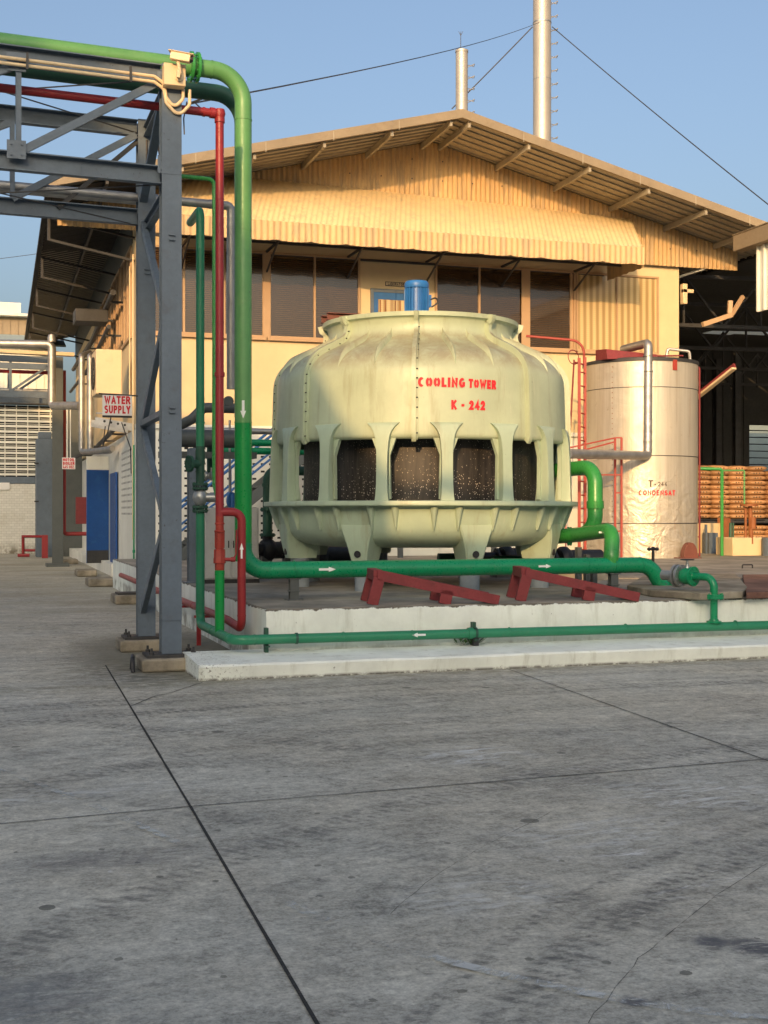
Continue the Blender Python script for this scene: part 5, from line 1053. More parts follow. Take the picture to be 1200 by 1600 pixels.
# ================================================================== CHIMNEYS
def stack(px_, d, r, ztop, label, group, rung_px, z0r):
    c = at(px_, 400, d); c.z = 0; t = thing('chimney', c, label, 'chimney', group)
    mb = MB(); mb.cyl(c, c+UP*ztop, r, 40); mb.lathe([(r+.02,-.05),(r+.02,.05),(r,.06)], c+UP*(ztop-.02), 40); mb.build('flue', M['stack'], t)
    mb = MB(); z = z0r
    side = RT.copy()
    while z < ztop-.6:
        b0_ = c+side*(r-.02); mb.tube([b0_+UP*z+FW*-.12, b0_+side*.32+UP*(z+.16)-FW*.1, b0_+side*.32+UP*(z+.16)+FW*.2, b0_+UP*(z+.22)+FW*.2], .017, 0, 6); z += rung_px
    mb.build('step_irons', M['galv'], t); return t, c
big_st, cb_ = stack(847, 61, .43, 29, 'tall thick silver chimney braced by guy wires', 'silver chimneys behind the roof', .645, 18)
mb = MB(); zb_ = at(847, 36, 61).z; mb.lathe([(.433,-.03),(.445,-.03),(.445,.03),(.433,.03)], cb_+UP*zb_, 40); mb.lathe([(.431,-.02),(.436,-.02),(.436,.02),(.431,.02)], cb_+UP*at(847,125,61).z, 40); mb.build('collar', M['galv'], big_st)
sm_st, cs_ = stack(721.5, 60, .285, at(720, 80, 60).z, 'shorter slim silver chimney with a lightning rod behind the ridge', 'silver chimneys behind the roof', .55, 18)
zt2 = at(720, 80, 60).z; mb = MB(); q = cs_+V((-.05,0,zt2)); mb.cyl(q, q+UP*.85, .015, 6)
for s_ in (-1, 0, 1): mb.cyl(q+UP*.72, q+UP*.92+RT*s_*.1, .01, 6)
mb.build('lightning_rod', M['dark_steel'], sm_st)
for (a_, b_, r_, lab) in ((at(845,34,60.5), at(292,163,15.1), .011, 'long guy wire from the tall chimney to the pipe rack'), (at(832,42,60.6), at(706,170,60), .028, 'short guy wire from the tall chimney down behind the ridge'), (at(863,42,61), at(1230,343,45), .022, 'guy wire from the tall chimney running down to the right'), (at(-60,411,60), at(62,396,60), .012, 'thin overhead wire at the left beside the eaves')):
    m_ = (a_+b_)/2-UP*(a_-b_).length*.008; pts = [a_*(1-t)**2+m_*2*t*(1-t)+b_*t*t for t in [i/12 for i in range(13)]]
    mb = MB(); mb.tube(pts, r_, 0, 6); o = mb.build('guy_wire', M['dark_steel']); tag(o, lab, 'wire')
mb = MB(); a_ = at(292,163,15.1); mb.tube([a_, at(322,152,15.1), at(345,150,14.9)], .012, .05, 6); mb.tube([at(305,161,15.1), at(330,184,14.9)], .008, 0, 6); mb.tube([a_+V((0,0,.03)), at(287,185,15.0), at(288,210,15.0)], .008, .05, 6); o = mb.build('cable_loop', M['black']); tag(o, 'black cables tying the guy wire to the rack column head', 'cable')

# ================================================================== CONDENSATE TANK
KC = V((14.04, 25.1, 0)); KR = 1.23; KE = V((-KC.x, -KC.y, 0)).normalized(); KT = V((-KE.y, KE.x, 0))
n = N('weathered_tank_cladding'); P2 = n.sep(); st_ = n.noise(1.6, 8, .7, n.mapping((3.2, 3.2, .10))); st2 = n.noise(3, 7, .75, n.mapping((3, 3, .08))); ru = n.noise(1.8, 6, .72, n.mapping((3.5, 3.5, .14)))
c = n.mix(n.ramp(st_, .3, .7), lin((188,180,162)), lin((208,202,186))); c = n.mix(n.ramp(st2, .5, .66, 0, .4), c, lin((156,144,120))); c = n.mix(n.ramp(st2, .62, .72, 0, .45), c, lin((236,230,214)))
c = n.mix(n.ramp(ru, .60, .72, 0, .75), c, lin((166,106,50))); c = n.mix(n.ramp(n.noise(6, 6, .7), .62, .75, 0, .5), c, lin((140,120,90)))
n.col(c); n.set(n.ramp(n.noise(3, 6), .3, .7, .38, .56), .5); low = n.ramp(P2[2], 2.1, .9, .08, .5)
n.bump(n.math('ADD', n.math('MULTIPLY', n.noise(2.2, 4, .5, None, 2.2), n.math('MULTIPLY', low, 1.0)), n.math('MULTIPLY', n.noise(9, 3, .5, None, 1), n.math('MULTIPLY', low, .25))), .8, .10); M['tank'] = n.m
tk = thing('condensate_tank', (KC.x, KC.y, .61), 'rust-streaked silver condensate tank marked T-244', 'tank')
mb = MB(); mb.lathe([(KR,.61),(KR,1.36),(KR+.004,1.362),(KR+.004,2.79),(KR+.008,2.792),(KR+.008,4.24),(KR+.012,4.242),(KR+.012,4.80),(0,4.95)], KC, 128); tb = mb.build('cladding', M['tank'], tk, ang=35)
mb = MB(); mb.lathe([(KR+.014,4.79),(KR+.03,4.79),(KR+.03,4.86),(KR-.05,4.88)], KC, 96)
for z in (1.36, 2.79, 4.24): mb.lathe([(KR+.008,-.008),(KR+.016,-.006),(KR+.016,.006),(KR+.008,.008)], KC+UP*z, 96)
a = math.radians(-28)
mb.build('rim_band', M['rust'] if False else M['dark_steel'], tk)
def kp(phi, r, z): a = math.radians(phi); return KC+(KE*math.cos(a)+KT*math.sin(a))*r+UP*z
sgn = 1 if kp(20, 1, 0).dot(RT) > KC.dot(RT) else -1
KTs = KT*sgn
def kp(phi, r, z): a = math.radians(phi); return KC+(KE*math.cos(a)+KTs*math.sin(a))*r+UP*z
mb = MB()
for z in [1.5+.11*i for i in range(30)]: mb.disc(kp(-28, KR+.012, z), kp(-28,1,0)-KC, .009, .012, 8)
mb.build('rivets', M['rust'], tk)
wrap_stroke('stencilled_number', 'T', .14, .022, .10, KC, KR+.008, 10.0, 2.20, (KE, KTs), M['stencil_black'], tk)
wrap_stroke('stencilled_number', '244', .095, .013, .20, KC, KR+.008, 21.7, 2.19, (KE, KTs), M['stencil_black'], tk, 0, .4)
mb = MB(); mb.disc(kp(14.4, KR+.012, 2.18), kp(14.4,1,0)-KC, .014, .006, 12); mb.build('stencilled_dot', M['stencil_black'], tk)
wrap_stroke('stencilled_name', 'CONDENSAT', .108, .021, .80, KC, KR+.008, 17.0, 2.005, (KE, KTs), M['stencil_red'], tk, 0, .34)
mb = MB(); mb.tube([kp(-40, KR-.1, 5.0), kp(20, .9, 4.93), kp(50, KR-.05, 4.93)], .02, .1, 8); mb.hexa([V((KC.x-1.2,KC.y-.75,4.84)),V((KC.x-.1,KC.y-.95,4.88)),V((KC.x-.1,KC.y-.2,4.9)),V((KC.x-1.2,KC.y-.2,4.86)),V((KC.x-1.2,KC.y-.7,5.06)),V((KC.x-.1,KC.y-.9,4.96)),V((KC.x-.1,KC.y-.2,4.98)),V((KC.x-1.2,KC.y-.2,5.1))]); mb.build('hatch_plates', M['red_frame'], tk, bevel=.01)
mb = MB(); q = kp(35, KR+.01, 4.72); mb.bar(q-UP*.12, q+UP*.10, .1, .05); mb.build('lifting_lug', M['red_rust'], tk)
a_ = at(1041,556,28.6); b_ = at(1078,560,28.6); mb = MB(); mb.tube([at(1041,556,28.6)-UP*.1, at(1043,545,28.6), at(1077,549,28.6), at(1079,570,28.6)], .035, .06, 10); mb.build('top_loop', M['galv'], tk)
mb = MB(); mb.tube([at(974,546,28.0), at(1013,536,27.0), at(1012,712,26.9), at(888,709,24.6)], .092, .10, 18, arc=5)
for (x, y, d, ax) in ((1013,580,26.95,UP),(1012,690,26.9,UP),(1012,556,26.97,UP)): band(mb, at(x,y,d), ax, .097, .02)
q = at(935,710,25.5); band(mb, q, (at(888,709,24.6)-at(1012,712,26.9)), .097, .03); o = mb.build('lagged_pipe', M['galv']); tag(o, 'silver lagged pipe running down the front of the condensate tank then left', 'pipe')
# red ladder and platform frame left of the tank
ld = thing('tank_ladder', at(909,872,27.3), 'red access ladder with curved grab rail at the left of the condensate tank', 'ladder')
zt3 = at(906,560,27.2).z; s_a = at(905,800,27.1); s_b = at(914,800,27.4)
for q in (s_a, s_b): mb = MB(); mb.bar((q.x,q.y,.61), (q.x,q.y,zt3+(.0 if q == s_a else .05)), .06, .05, up=FW); mb.build('stile', M['red_rust'], ld)
for i in range(14): mb = MB(); z = .8+i*.29; mb.cyl((s_a.x,s_a.y,z), (s_b.x,s_b.y,z), .016, 8); mb.build('rung', M['red_rust'], ld)
mb = MB(); mb.tube([at(913,570,27.4), at(912,533,27.4), at(822,525,27.6)], .028, .30, 10); mb.build('grab_rail', M['red_rust'], ld)
mb = MB(); q = at(896,558,27.3); mb.lathe([(.15,-.012),(.165,0),(.15,.012),(.14,0),(.15,-.012)], q, 24, axis=(.3,-1,.1)); mb.cyl(at(897,562,27.3), at(890,690,27.3), .02, 8); mb.cyl(at(897,566,27.3), at(914,570,27.4), .02, 8); mb.build('hoop', M['red_frame'], ld)
fr = thing('platform_frame', at(965,872,26.8), 'thin red pipe-frame platform standing in front of the condensate tank', 'frame')
for px_ in (961, 971): q = at(px_,800,26.5); mb = MB(); mb.bar((q.x,q.y,.61), (q.x,q.y,at(965,684,26.5).z), .045, .04, up=FW); mb.build('post', M['red_rust'], fr)
for (x0_, y0_, x1_, y1_, d0) in ((888,700,962,684,26.9),(884,711,962,690,26.9),(961,684,972,684,26.5),(900,742,972,742,26.6),(884,700,884,870,26.9),(961,770,971,770,26.5),(961,712,971,712,26.5),(961,830,971,830,26.5)):
    mb = MB(); mb.bar(at(x0_,y0_,d0), at(x1_,y1_,26.5), .03, .03); mb.build('rail', M['red_rust'], fr)
mb = MB(); q = at(1093,573,28.3); mb.tube([at(1086,574,28.3), q, V((q.x,q.y,.62))], .022, .05, 8); mb.tube([at(1086,846,28.3)+V((0,0,.1)), at(1093,846,28.3)+V((0,0,.1))], .015, 0, 6); o = mb.build('vent_pipe', M['red_frame']); tag(o, 'thin red vent pipe just right of the condensate tank', 'pipe')
lt = thing('tube_light', at(1092,618,28.8), 'slanting strip light fixture on a red bracket right of the tank', 'light fitting'); mb = MB(); a_ = at(1084,622,29.2); b_ = at(1148,571,28.0); mb.bar(a_, b_, .05, .10); mb.build('bracket', M['red_frame'], lt); mb = MB(); mb.bar(a_, b_, .13, .05, ov=-.07, ou=.04); mb.build('housing', M['ivory'], lt, bevel=.01); 
mb = MB(); q = at(1080,872,26.9); mb.prism([V((q.x+math.cos(a)*.17, q.y, .64+math.sin(a)*.32)) for a in [PI*i/14 for i in range(15)]], (0,.16,0)); mb.box(q.x-.3, q.x+.19, q.y-.1, q.y+.2, .615, .645); o = mb.build('hose_reel_cover', M['rust_brown'], bevel=.006); tag(o, 'dark red dome-shaped cover at the right foot of the condensate tank', 'cover')
# items right of the tank
mb = MB(); a_ = at(1080,872,31); b_ = at(1120,872,31.6); mb.box(a_.x-.5, b_.x, a_.y, a_.y+.2, 0, 1.33); o = mb.build('low_wall', M['wall_cream'], bevel=.01); tag(o, 'rust-stained cream low wall beside the tank', 'wall')
mb = MB(); q = at(1115,872,30.7); mb.box(q.x-.12, q.x+.12, q.y, q.y+.3, .6, 1.1); mb.box(q.x-.22,q.x-.17,q.y,q.y+.05,.6,1.3); o = mb.build('switch_box', M['steel_blue']); tag(o, 'small blue-grey switch box on the cream low wall', 'box')
mb = MB(); q = at(1131,872,31.2); mb.ibeam((q.x,q.y,0),(q.x,q.y,1.45), .24, .2, up=(0,1,0)); o = mb.build('steel_stub_post', M['rust']); tag(o, 'rusty brown stub post beneath the sacks', 'post')
mb = MB(); mb.tube([at(1092,732,29.0), at(1128,733,29.0), V((at(1128,733,29.0).x, at(1128,733,29.0).y, .61))], .038, .06, 10); o = mb.build('green_stand_pipe', M['green_bright']); tag(o, 'bright green standpipe in front of the sack pile', 'pipe')
mb = MB(); e = at(1163,735,29.2); mb.tube([at(1129,735,29.0), e, V((e.x,e.y,at(1163,792,29.2).z))], .02, .04, 8); mb.build('x', M['green_faded']) if False else None; o = mb.build('branch_pipe', M['green_faded']); tag(o, 'thin pale green branch pipe hooking over the sack pile', 'pipe')
mb = MB(); mb.cyl(at(1165,792,29.2), at(1165,850,29.2), .03, 8); mb.lathe([(0,.0),(.2,.0),(.2,.05),(0,.05)], at(1170,791,29.2), 20); mb.cyl(at(1172,790,29.2), at(1174,850,29.2), .05, 10); mb.cyl(at(1176,808,29.2), at(1176,826,29.2), .08, 12); o = mb.build('valve_stem', M['rust']); tag(o, 'rusty valve stem with black hand wheel above the concrete tub', 'valve')
mb = MB(); a_ = at(1145,872,29.0); b_ = at(1192,872,29.3); mb.box(a_.x, b_.x, a_.y, a_.y+.7, .6, 1.02); o = mb.build('concrete_tub', M['wall_cream'], bevel=.02); tag(o, 'square cream concrete tub under the valve stem', 'tub')
mb = MB(); a_ = at(1196,872,29.0); mb.cyl((a_.x+.15,a_.y,.6),(a_.x+.15,a_.y,1.02), .2, 20); o = mb.build('drum', M['steel_blue']); tag(o, 'dark blue drum at the right edge beside the concrete tub', 'drum')
for (px_, lab) in ((1140, 'dark upright pipe left of the concrete tub'),): mb = MB(); q = at(px_,872,29.3); mb.cyl((q.x,q.y,.6),(q.x+.03,q.y,1.35), .035, 8); mb.cyl((q.x+.08,q.y,.6),(q.x+.10,q.y,1.35), .02, 8); o = mb.build('hose', M['green_dark']); tag(o, lab, 'pipe')
mb = MB(); q = onZ(1160,888,.63); mb.tube([q, q+UP*.06, q+UP*.06+V((.2,0,0)), q+V((.2,0,0))], .012, .02, 6); o = mb.build('lifting_loop', M['black']); tag(o, 'small iron lifting loop in the raised floor', 'loop')

# ================================================================== SACKS
def sack_mesh():
    mb = MB(); w, dp, h = .54, .75, .135; nu, nv = 14, 8; rings = []
    for j in range(nv+1):
        y = dp*j/nv; e = min(j, nv-j)/nv*2; k = .80+.20*min(1, e*2.2); kh = .45+.55*min(1, e*2.5); ring = []
        for i in range(nu):
            a = 2*PI*i/nu; cx = math.copysign(abs(math.cos(a))**.45, math.cos(a)); cz = math.copysign(abs(math.sin(a))**.62, math.sin(a)); ring.append(V((cx*w/2*k, y, h/2+cz*h/2*kh*(1-.12*math.cos(cx*5)))))
        rings.append(ring)
    mb.add([p for r in rings for p in r], [(j*nu+i, j*nu+(i+1) % nu, (j+1)*nu+(i+1) % nu, (j+1)*nu+i) for j in range(nv) for i in range(nu)]+[tuple(range(nu)), tuple(nv*nu+i for i in reversed(range(nu)))]); return mb
M['sack'] = paint('brown_sack_paper', lin((174,134,94)), .42, .10, 4, lin((112,74,42)), .45)
nd = M['sack'].node_tree; oi = nd.nodes.new('ShaderNodeObjectInfo'); hv = nd.nodes.new('ShaderNodeHueSaturation'); mr = nd.nodes.new('ShaderNodeMapRange'); mr.inputs[3].default_value = .72; mr.inputs[4].default_value = 1.25
pb = [q for q in nd.nodes if q.type == 'BSDF_PRINCIPLED'][0]; lk = pb.inputs['Base Color'].links[0].from_socket; nd.links.new(oi.outputs['Random'], mr.inputs[0]); nd.links.new(mr.outputs[0], hv.inputs['Value']); nd.links.new(lk, hv.inputs['Color']); nd.links.new(hv.outputs[0], pb.inputs['Base Color'])
s_mb = sack_mesh()
base_s = s_mb.build('sack', M['sack'], origin=(0,0,0), ang=80); base_s['category'] = 'sack'
mk = MB()
for x in (-.12, -.04, .05): mk.box(x-.013, x+.013, -.006, -.001, .045, .085)
base_m = mk.build('print_marks', M['slot'], base_s)
colsn = ['first', 'second', 'third', 'fourth', 'fifth']; rows_n = ['bottom','second','third','fourth','fifth','sixth','seventh','eighth','ninth','tenth','top']
x_s = onY(1086, 770, 29.0).x; cnt = 0; first = True
def put(x, y, z, lab, grp):
    global first
    o = base_s if first else dup(base_s)
    first = False; o.location = (x+random.uniform(-.02,.02), y+random.uniform(-.04,.04), z); o.rotation_euler = (random.uniform(-.02,.02), random.uniform(-.03,.03), random.uniform(-.05,.05)); o['label'] = lab; o['group'] = grp
for c_ in range(4):
    for r_ in range(11):
        put(x_s+.27+c_*.545, 29.0, 1.42+r_*.126, f'brown paper sack, {rows_n[r_]} layer, {colsn[c_]} column from the tank in the high pile', 'sacks in the high pile')
for c_ in range(3):
    for r_ in range(10):
        put(x_s+2.50+c_*.545, 28.9, 1.42+r_*.126, f'brown paper sack, {rows_n[r_] if r_ < 9 else "top"} layer, {colsn[c_]} column of the pile at the right edge', 'sacks in the right pile')
for c_ in range(5):
    for r_ in range(5):
        put(x_s+.9+c_*.55, 29.1, .62+r_*.126, f'brown paper sack, {rows_n[r_]} layer, {colsn[c_]} column of the low pile under the pallet', 'sacks in the low pile')
for (x0_, x1_, lab) in ((x_s, x_s+2.2, 'dark pallet under the high sack pile'), (x_s+2.22, x_s+4.0, 'dark pallet under the right-edge sack pile')):
    mb = MB()
    for z in (1.30, 1.39): mb.box(x0_, x1_, 29.0, 29.8, z, z+.022)
    for x in (x0_, (x0_+x1_)/2-.05, x1_-.1): mb.box(x, x+.1, 29.0, 29.8, 1.322, 1.39)
    mb.box(x0_, x1_, 28.95, 29.0, 1.32, 1.37); o = mb.build('pallet', M['dark_steel']); tag(o, lab, 'pallet')
mb = MB(); mb.box(x_s-.3, 24, 29.9, 30.0, .0, 1.3); o = mb.build('storage_shelf', M['dark_steel']); tag(o, 'dark shelf backing behind the low sack pile', 'shelf')

# ================================================================== OPEN HANGAR
hg = thing('open_shed', (30, 40, 0), 'dark open-fronted storage shed with roof trusses right of the building', 'shed')
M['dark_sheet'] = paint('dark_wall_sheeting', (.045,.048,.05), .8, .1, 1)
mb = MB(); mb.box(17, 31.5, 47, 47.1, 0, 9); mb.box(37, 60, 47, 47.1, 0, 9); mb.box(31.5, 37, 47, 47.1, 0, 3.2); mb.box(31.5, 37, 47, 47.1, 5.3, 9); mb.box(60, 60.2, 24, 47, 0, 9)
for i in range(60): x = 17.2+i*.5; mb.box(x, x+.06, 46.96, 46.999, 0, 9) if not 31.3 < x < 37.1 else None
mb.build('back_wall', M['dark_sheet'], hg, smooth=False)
mb = MB(); hole = []; cell = []
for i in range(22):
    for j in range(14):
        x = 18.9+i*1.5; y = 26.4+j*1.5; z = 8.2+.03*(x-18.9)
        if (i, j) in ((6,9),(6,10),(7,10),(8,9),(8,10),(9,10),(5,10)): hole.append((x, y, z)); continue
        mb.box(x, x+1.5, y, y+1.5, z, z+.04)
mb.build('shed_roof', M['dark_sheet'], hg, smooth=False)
n = N('translucent_sheet'); n.b.inputs['Transmission Weight'].default_value = .6; n.col((.6,.66,.66)); n.set(.8); M['skylight'] = n.m
for (x, y, z) in hole: mb = MB(); mb.box(x+.02, x+1.48, y, y+1.5, z+.01, z+.02); mb.build('rooflight', M['skylight'], hg)
for y in (30.2, 34.5, 39.5, 44.5):
    mb = MB(); zb = 6.6; mb.bar((17, y, zb), (45, y, zb+.3), .10, .10); mb.bar((17, y, zb+1.3), (45, y, zb+1.9), .10, .10); mb.build('truss_chords', M['truss'], hg); mb = MB(); x = 17
    while x < 44: mb.bar((x, y, zb+.0), (x+1.2, y, zb+1.35), .06, .06); mb.bar((x+1.2, y, zb+1.35), (x+2.4, y, zb+.05), .06, .06); mb.bar((x+1.2, y, zb), (x+1.2, y, zb+1.4), .05, .05); x += 2.4
    mb.build('truss_web', M['truss'], hg)
for (x, y) in ((19.2, 38), (24.5, 44.5), (28.9, 44.0), (29.3, 46)): mb = MB(); mb.ibeam((x,y,0),(x,y,7.9), .25, .25, up=(0,1,0)); mb.build('post', M['truss'], hg)
mb = MB(); a_ = at(1098,507,30.0); b_ = at(1143,492,30.2); mb.bar(a_, b_, .11, .11); mb.bar(b_, at(1161,463,30.4), .08, .08); mb.bar(at(1140,490,30.2), at(1141,470,30.2), .10, .10); mb.build('front_brace', M['window_frame'], hg)
mb = MB(); mb.bar(at(1060,433,32.4), at(1100,420,32.0), .05, .05); mb.build('front_brace', M['wall_white'], hg)
mb = MB(); q = at(1066,456,31.9); mb.box(q.x, q.x+.12, q.y-.05, q.y+.1, q.z-.3, q.z+.2); mb.box(q.x, q.x+.3, q.y-.05, q.y+.05, q.z-.02, q.z+.07); o = mb.build('security_camera', M['ivory'], bevel=.008); tag(o, 'small white security camera on the right wall corner of the building', 'camera')
M['slate'] = paint('blue_slat_paint', lin((150,168,172)), .6, .06, 2)
bd_ = thing('slatted_building', (34, 60, 0), 'pale blue slatted wall seen through the far shed opening', 'building'); mb = MB()
for i in range(24): mb.bar((27, 58, .3+i*.36), (44, 58, .3+i*.36), .05, .30, up=(0,-.4,1))
mb.build('slats', M['slate'], bd_); mb = MB(); mb.box(27, 44, 58.2, 58.4, 0, 9); mb.build('wall', M['dark_sheet'], bd_)
# neighbouring canopy edge on the right
cn = thing('side_canopy', (17.3, 22, 0), 'white gutter and ribbed sheet edge of the canopy at the right margin', 'canopy')
mb = MB(); mb.box(17.08, 17.36, 17.0, 26.15, 7.73, 8.10); mb.box(17.06, 17.38, 17.0, 26.17, 8.10, 8.13); mb.build('gutter', M['fascia'], cn, bevel=.01)
mb = MB()
mb.box(17.30, 17.32, 17.0, 25.5, 6.22, 7.72)
for i in range(34): y = 25.45-i*.25; mb.box(17.24, 17.30, y-.05, y, 6.22, 7.72)
mb.build('cladding', M['wall_white'], cn); mb = MB(); mb.box(17.3, 24, 17, 26, 8.14, 8.2); mb.build('canopy_roof', M['roof_sheet'], cn)
for y in (17.4,): mb = MB(); mb.ibeam((19,y,0),(19,y,8.1),.25,.25,up=(0,1,0)); mb.build('post', M['steel_blue'], cn)

# ================================================================== LEFT BACKGROUND
r2 = thing('pipe_rack', (2.43, 38.7, 0), 'distant grey pipe rack whose column stands beside the side wall', 'pipe rack', 'pipe racks')
rack['group'] = 'pipe racks'
mb = MB(); mb.ibeam((2.43,38.7,.1),(2.43,38.7,6.14), .30, .26, up=(0,1,0)); mb.box(2.1, 2.75, 38.4, 39.0, 0, .1); mb.build('column', M['grey_pipe'], r2)
for y in (38.7, 40.6):
    for zc in (6.05, 5.02): mb = MB(); mb.bar((-9, y-.6, zc), (2.3, y, zc), .1, .18); mb.build('chord', M['steel_blue'], r2)
    mb = MB()
    for i in range(6): x = 1.1-i*1.7; mb.bar((x, y-.06, 5.1), (x, y-.06, 5.97), .07, .05); mb.bar((x, y-.07, 5.1), (x+1.2, y-.05, 5.97), .05, .07)
    mb.build('lattice', M['steel_blue'], r2)
mb = MB(); mb.bar((-9, 38.2, 6.26), (2.9, 38.75, 6.24), .3, .1); mb.build('cable_tray', M['ivory'], r2)
for (z, r_, m_, lab) in ((5.75, .055, 'red_pipe', 'distant red pipe lying inside the far pipe rack'), (5.2, .06, 'galv', 'distant silver pipe along the bottom of the far pipe rack')): mb = MB(); mb.tube([(-9, 39.0, z), (2.6, 39.4, z)], r_, 0, 10); o = mb.build('water_pipe' if m_ == 'red_pipe' else 'lagged_pipe', M[m_]); tag(o, lab, 'pipe')
mb = MB(); mb.tube([at(-120,535,36), at(81,538,36), at(81,634,36), at(126,634,35)], .115, .13, 18); q = at(81,528,36); mb.lathe([(.115,-.12),(.12,0),(.09,.09),(0,.12)], q, 18)
for y in (545, 625): band(mb, at(81,y,36), UP, .12, .03)
o = mb.build('lagged_pipe', M['galv']); tag(o, 'fat silver lagged pipe making a U bend at the far left', 'pipe')
for i, (px_, lab) in enumerate(((127.5, 'left of two silver lagged pipes standing by the side wall'), (141, 'right of two silver lagged pipes standing by the side wall'))):
    mb = MB(); d = 33-i*.3; mb.tube([at(px_+12,551,d+2.5), at(px_,556,d), at(px_,706,d), at(172+i*4,704-i*3,d-1)], .078, .12, 16)
    for y in (570, 660): band(mb, at(px_,y,d), UP, .083, .03)
    o = mb.build('lagged_pipe', M['galv']); tag(o, lab, 'pipe', 'paired lagged pipes')
sg = thing('sign', at(108,733,33), 'small white sign lettered HOTOIL BOILER GAS NOZ in red', 'sign'); p0 = at(97,715,33); p1 = at(118,733,33); mb = MB(); mb.box(p0.x, p1.x, p0.y-.02, p0.y, p1.z, p0.z); mb.build('plate', M['white_plate'], sg)
for i, s_ in enumerate(('HOTOIL','BOILER','GAS NOZ.')): flat_stroke('lettering', s_, .078, .018, .29, ((p0.x+p1.x)/2, p0.y-.024, p0.z-.055-i*.093), M['sign_red'], sg, .22)
mb = MB(); mb.cyl(at(105,640,33.1), at(105,716,33.1), .02, 8); mb.cyl(at(110,640,33.1), at(110,716,33.1), .014, 8); mb.build('hanger', M['wall_white'], sg)
ws = thing('far_workshop', (-6, 51, 0), 'white brick workshop with vent block screens at the far left', 'building')
WX0, WX1 = -30, 3.0
mb = MB(); mb.box(WX0, WX1, 51, 51.3, 0, 2.68); mb.build('brick_wall', M['brick_white'], ws, smooth=False)
mb = MB(); mb.box(WX0, WX1, 50.97, 51.3, 2.69, 2.95); mb.build('lintel_band', M['steel_blue'], ws)
mb = MB(); mb.box(WX0, WX1, 51.2, 51.3, 2.96, 5.7); mb.build('screen_backing', M['slot'], ws); mb = MB(); z = 3.0
while z < 5.66: mb.box(-8, WX1, 51.0, 51.12, z, z+.085); z += .205
for i in range(27): x = WX1-.05-i*.42; mb.box(x-.035, x, 50.985, 51.14, 2.96, 5.7)
for j in range(13): z = 3.1+j*.205; mb.box(-8, WX1, 51.05, 51.1, z+.03, z+.05)
mb.build('vent_screen', M['wall_white'], ws); mb = MB(); mb.box(WX0, WX1, 50.6, 51.2, 5.72, 6.3); mb.build('lintel_beam', M['dark_steel'], ws)
mb = MB(); mb.box(WX0, WX1, 51.1, 51.3, 6.31, 8.0)
for i in range(70): x = WX1-i*.3; mb.box(x-.03, x, 51.07, 51.1, 6.31, 8.0)
mb.build('cladding', M['wall_white'], ws); mb = MB(); mb.prism([V((WX0, 50.7, 7.95)), V((WX0, 53, 8.6)), V((WX0, 53, 8.66)), V((WX0, 50.7, 8.01))], (WX1+.5-WX0, 0, 0)); mb.build('lower_roof', M['slate'], ws)
mb = MB(); mb.box(WX0, 2.4, 53, 53.3, 8.4, 9.35)
for i in range(70): x = 2.4-i*.3; mb.box(x-.03, x, 52.97, 53, 8.66, 9.35)
mb.build('upper_cladding', M['fascia'], ws); mb = MB(); mb.box(WX0, 2.6, 52.6, 53.5, 9.36, 9.46); mb.box(WX0, 1.9, 52.8, 53.5, 9.46, 9.9); mb.build('parapet', M['wall_white'], ws)
mb = MB(); mb.box(2.22, 2.80, 47, 47.8, 0, 4.2); mb.box(2.30, 2.75, 47.1, 47.7, 4.2, 4.45); o = mb.build('duct', M['steel_blue'], bevel=.02); tag(o, 'tall blue-grey sheet metal duct against the far workshop', 'duct')
for z in (1.95, 3.3): mb = MB(); mb.box(2.15, 2.3, 46.95, 47.0, z, z+.05); mb.build('hinge', M['black'], o)
mb = MB(); q = onZ(86, 872, 0); mb.tube([onZ(36,872,0)+UP*.05, onZ(36,872,0)+UP*.75, onZ(70,872,0)+UP*.75, onZ(70,872,0)+UP*.05], .05, 0, 8); mb.tube([onZ(28,872,0)+UP*.1, onZ(46,872,0)+UP*.1], .06, 0, 8); mb.bar(onZ(70,872,0)+UP*.0, onZ(70,872,0)+UP*.8, .2, .15); mb.tube([onZ(36,866,0)+UP*.15, onZ(84,866,0)+UP*.15], .05, 0, 8)
o = mb.build('barrier', M['red_pipe']); tag(o, 'low red pipe barrier in front of the white brick wall', 'barrier')
mb = MB(); p = at(100,800,38); mb.tube([V((p.x,p.y,5.8)), V((p.x,p.y,.95)), V((p.x+1,p.y,.95))], .06, .1, 10); o = mb.build('fire_pipe', M['red_pipe']); tag(o, 'dark red standpipe behind the distant rack column', 'pipe')
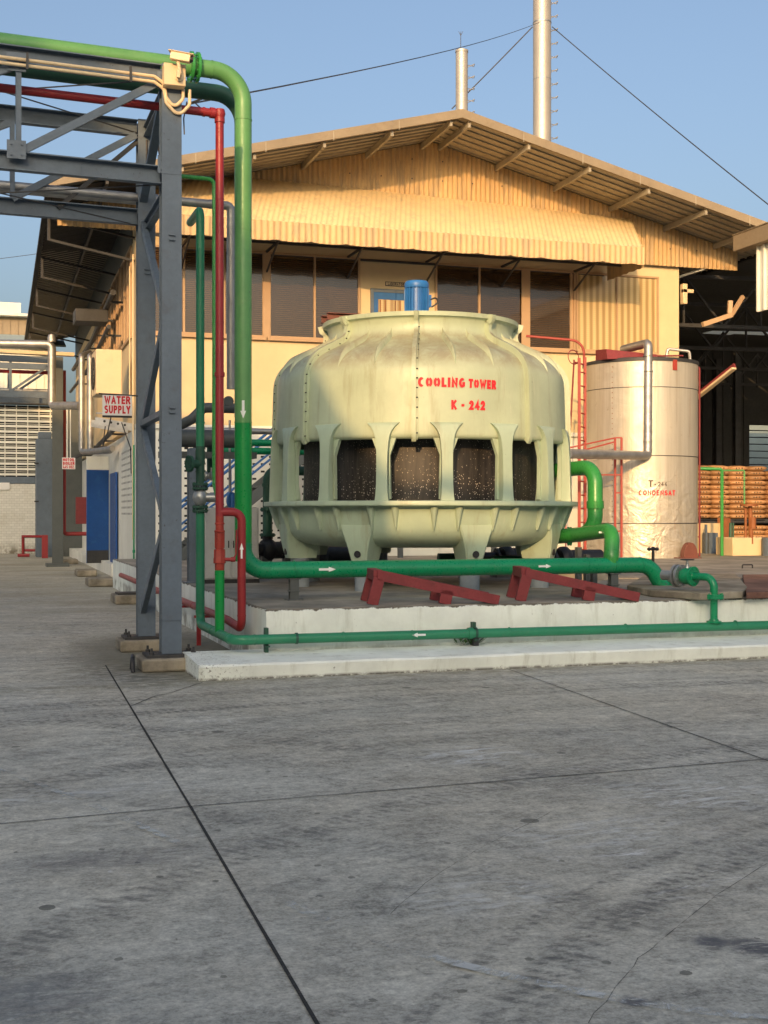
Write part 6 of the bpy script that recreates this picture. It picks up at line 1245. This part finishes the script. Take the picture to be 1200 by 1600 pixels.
mb = MB(); a_ = at(99,870,46); mb.box(a_.x, a_.x+1.2, a_.y, a_.y+.2, 0, 5.5); o = mb.build('dark_doorway', M['grey_pipe']); tag(o, 'dark grey steel partition between the duct and the side wall', 'partition')
sg = thing('sign', at(10,762,48.7), 'tiny white notice on the far white brick wall', 'sign'); mb = MB(); p0 = onY(-14,754,50.95); p1 = onY(15,765,50.95); mb.box(p0.x, p1.x, 50.94, 50.99, p1.z, p0.z); mb.build('plate', M['white_plate'], sg)

# ================================================================== UNSEEN SHADOW BLOCK behind the camera (added, outline shaped for the yard shade)
U_ = V((.894, -.448, 0)); S_ = V((.448, .894, 0)); s0_ = -26; dh = .268*26
prof = [(-45,0),(-45,20+dh),(-22,19+dh),(-16.5,14.8+dh),(-11,11.1+dh),(-7.2,10.9+dh),(-3.9,8.9+dh),(-3.45,8.0+dh),(-2.95,7.0+dh),(-2.3,6.2+dh),(-2.3,5.5+dh),(30,5.5+dh),(30,0)]
nb = thing('shadow_block', U_*0+S_*s0_, 'unseen plain building behind the camera, added to cast shade, its outline shaped for the yard shadow', 'building')
mb = MB(); mb.prism([U_*u+S_*s0_+UP*h for u, h in prof], -S_*14); mb.build('wall', M['wall_cream'], nb, smooth=False)
mb = MB(); mb.tube([U_*-2.4+S_*s0_+UP*(6.09+dh), U_*30+S_*s0_+UP*(6.09+dh)], .13, 0, 12)
for i in range(7): mb.cyl(U_*(1+i*4.5)+S_*s0_+UP*(5.4+dh), U_*(1+i*4.5)+S_*s0_+UP*(6.1+dh), .06, 8)
mb.build('shade_bar', M['galv'], nb)  # bar on posts, added to cast a shade band across the tower legs
for i in range(8):
    mb = MB(); c = U_*(-30+i*8)+S_*(s0_+.02); mb.hexa([c+UP*5, c+U_*4+UP*5, c+U_*4+UP*5-S_*.01, c+UP*5-S_*.01, c+UP*8, c+U_*4+UP*8, c+U_*4+UP*8-S_*.01, c+UP*8-S_*.01]); mb.build('window', M['blind'], nb)
for o in bpy.data.objects:
    if '_o' in o: del o['_o']
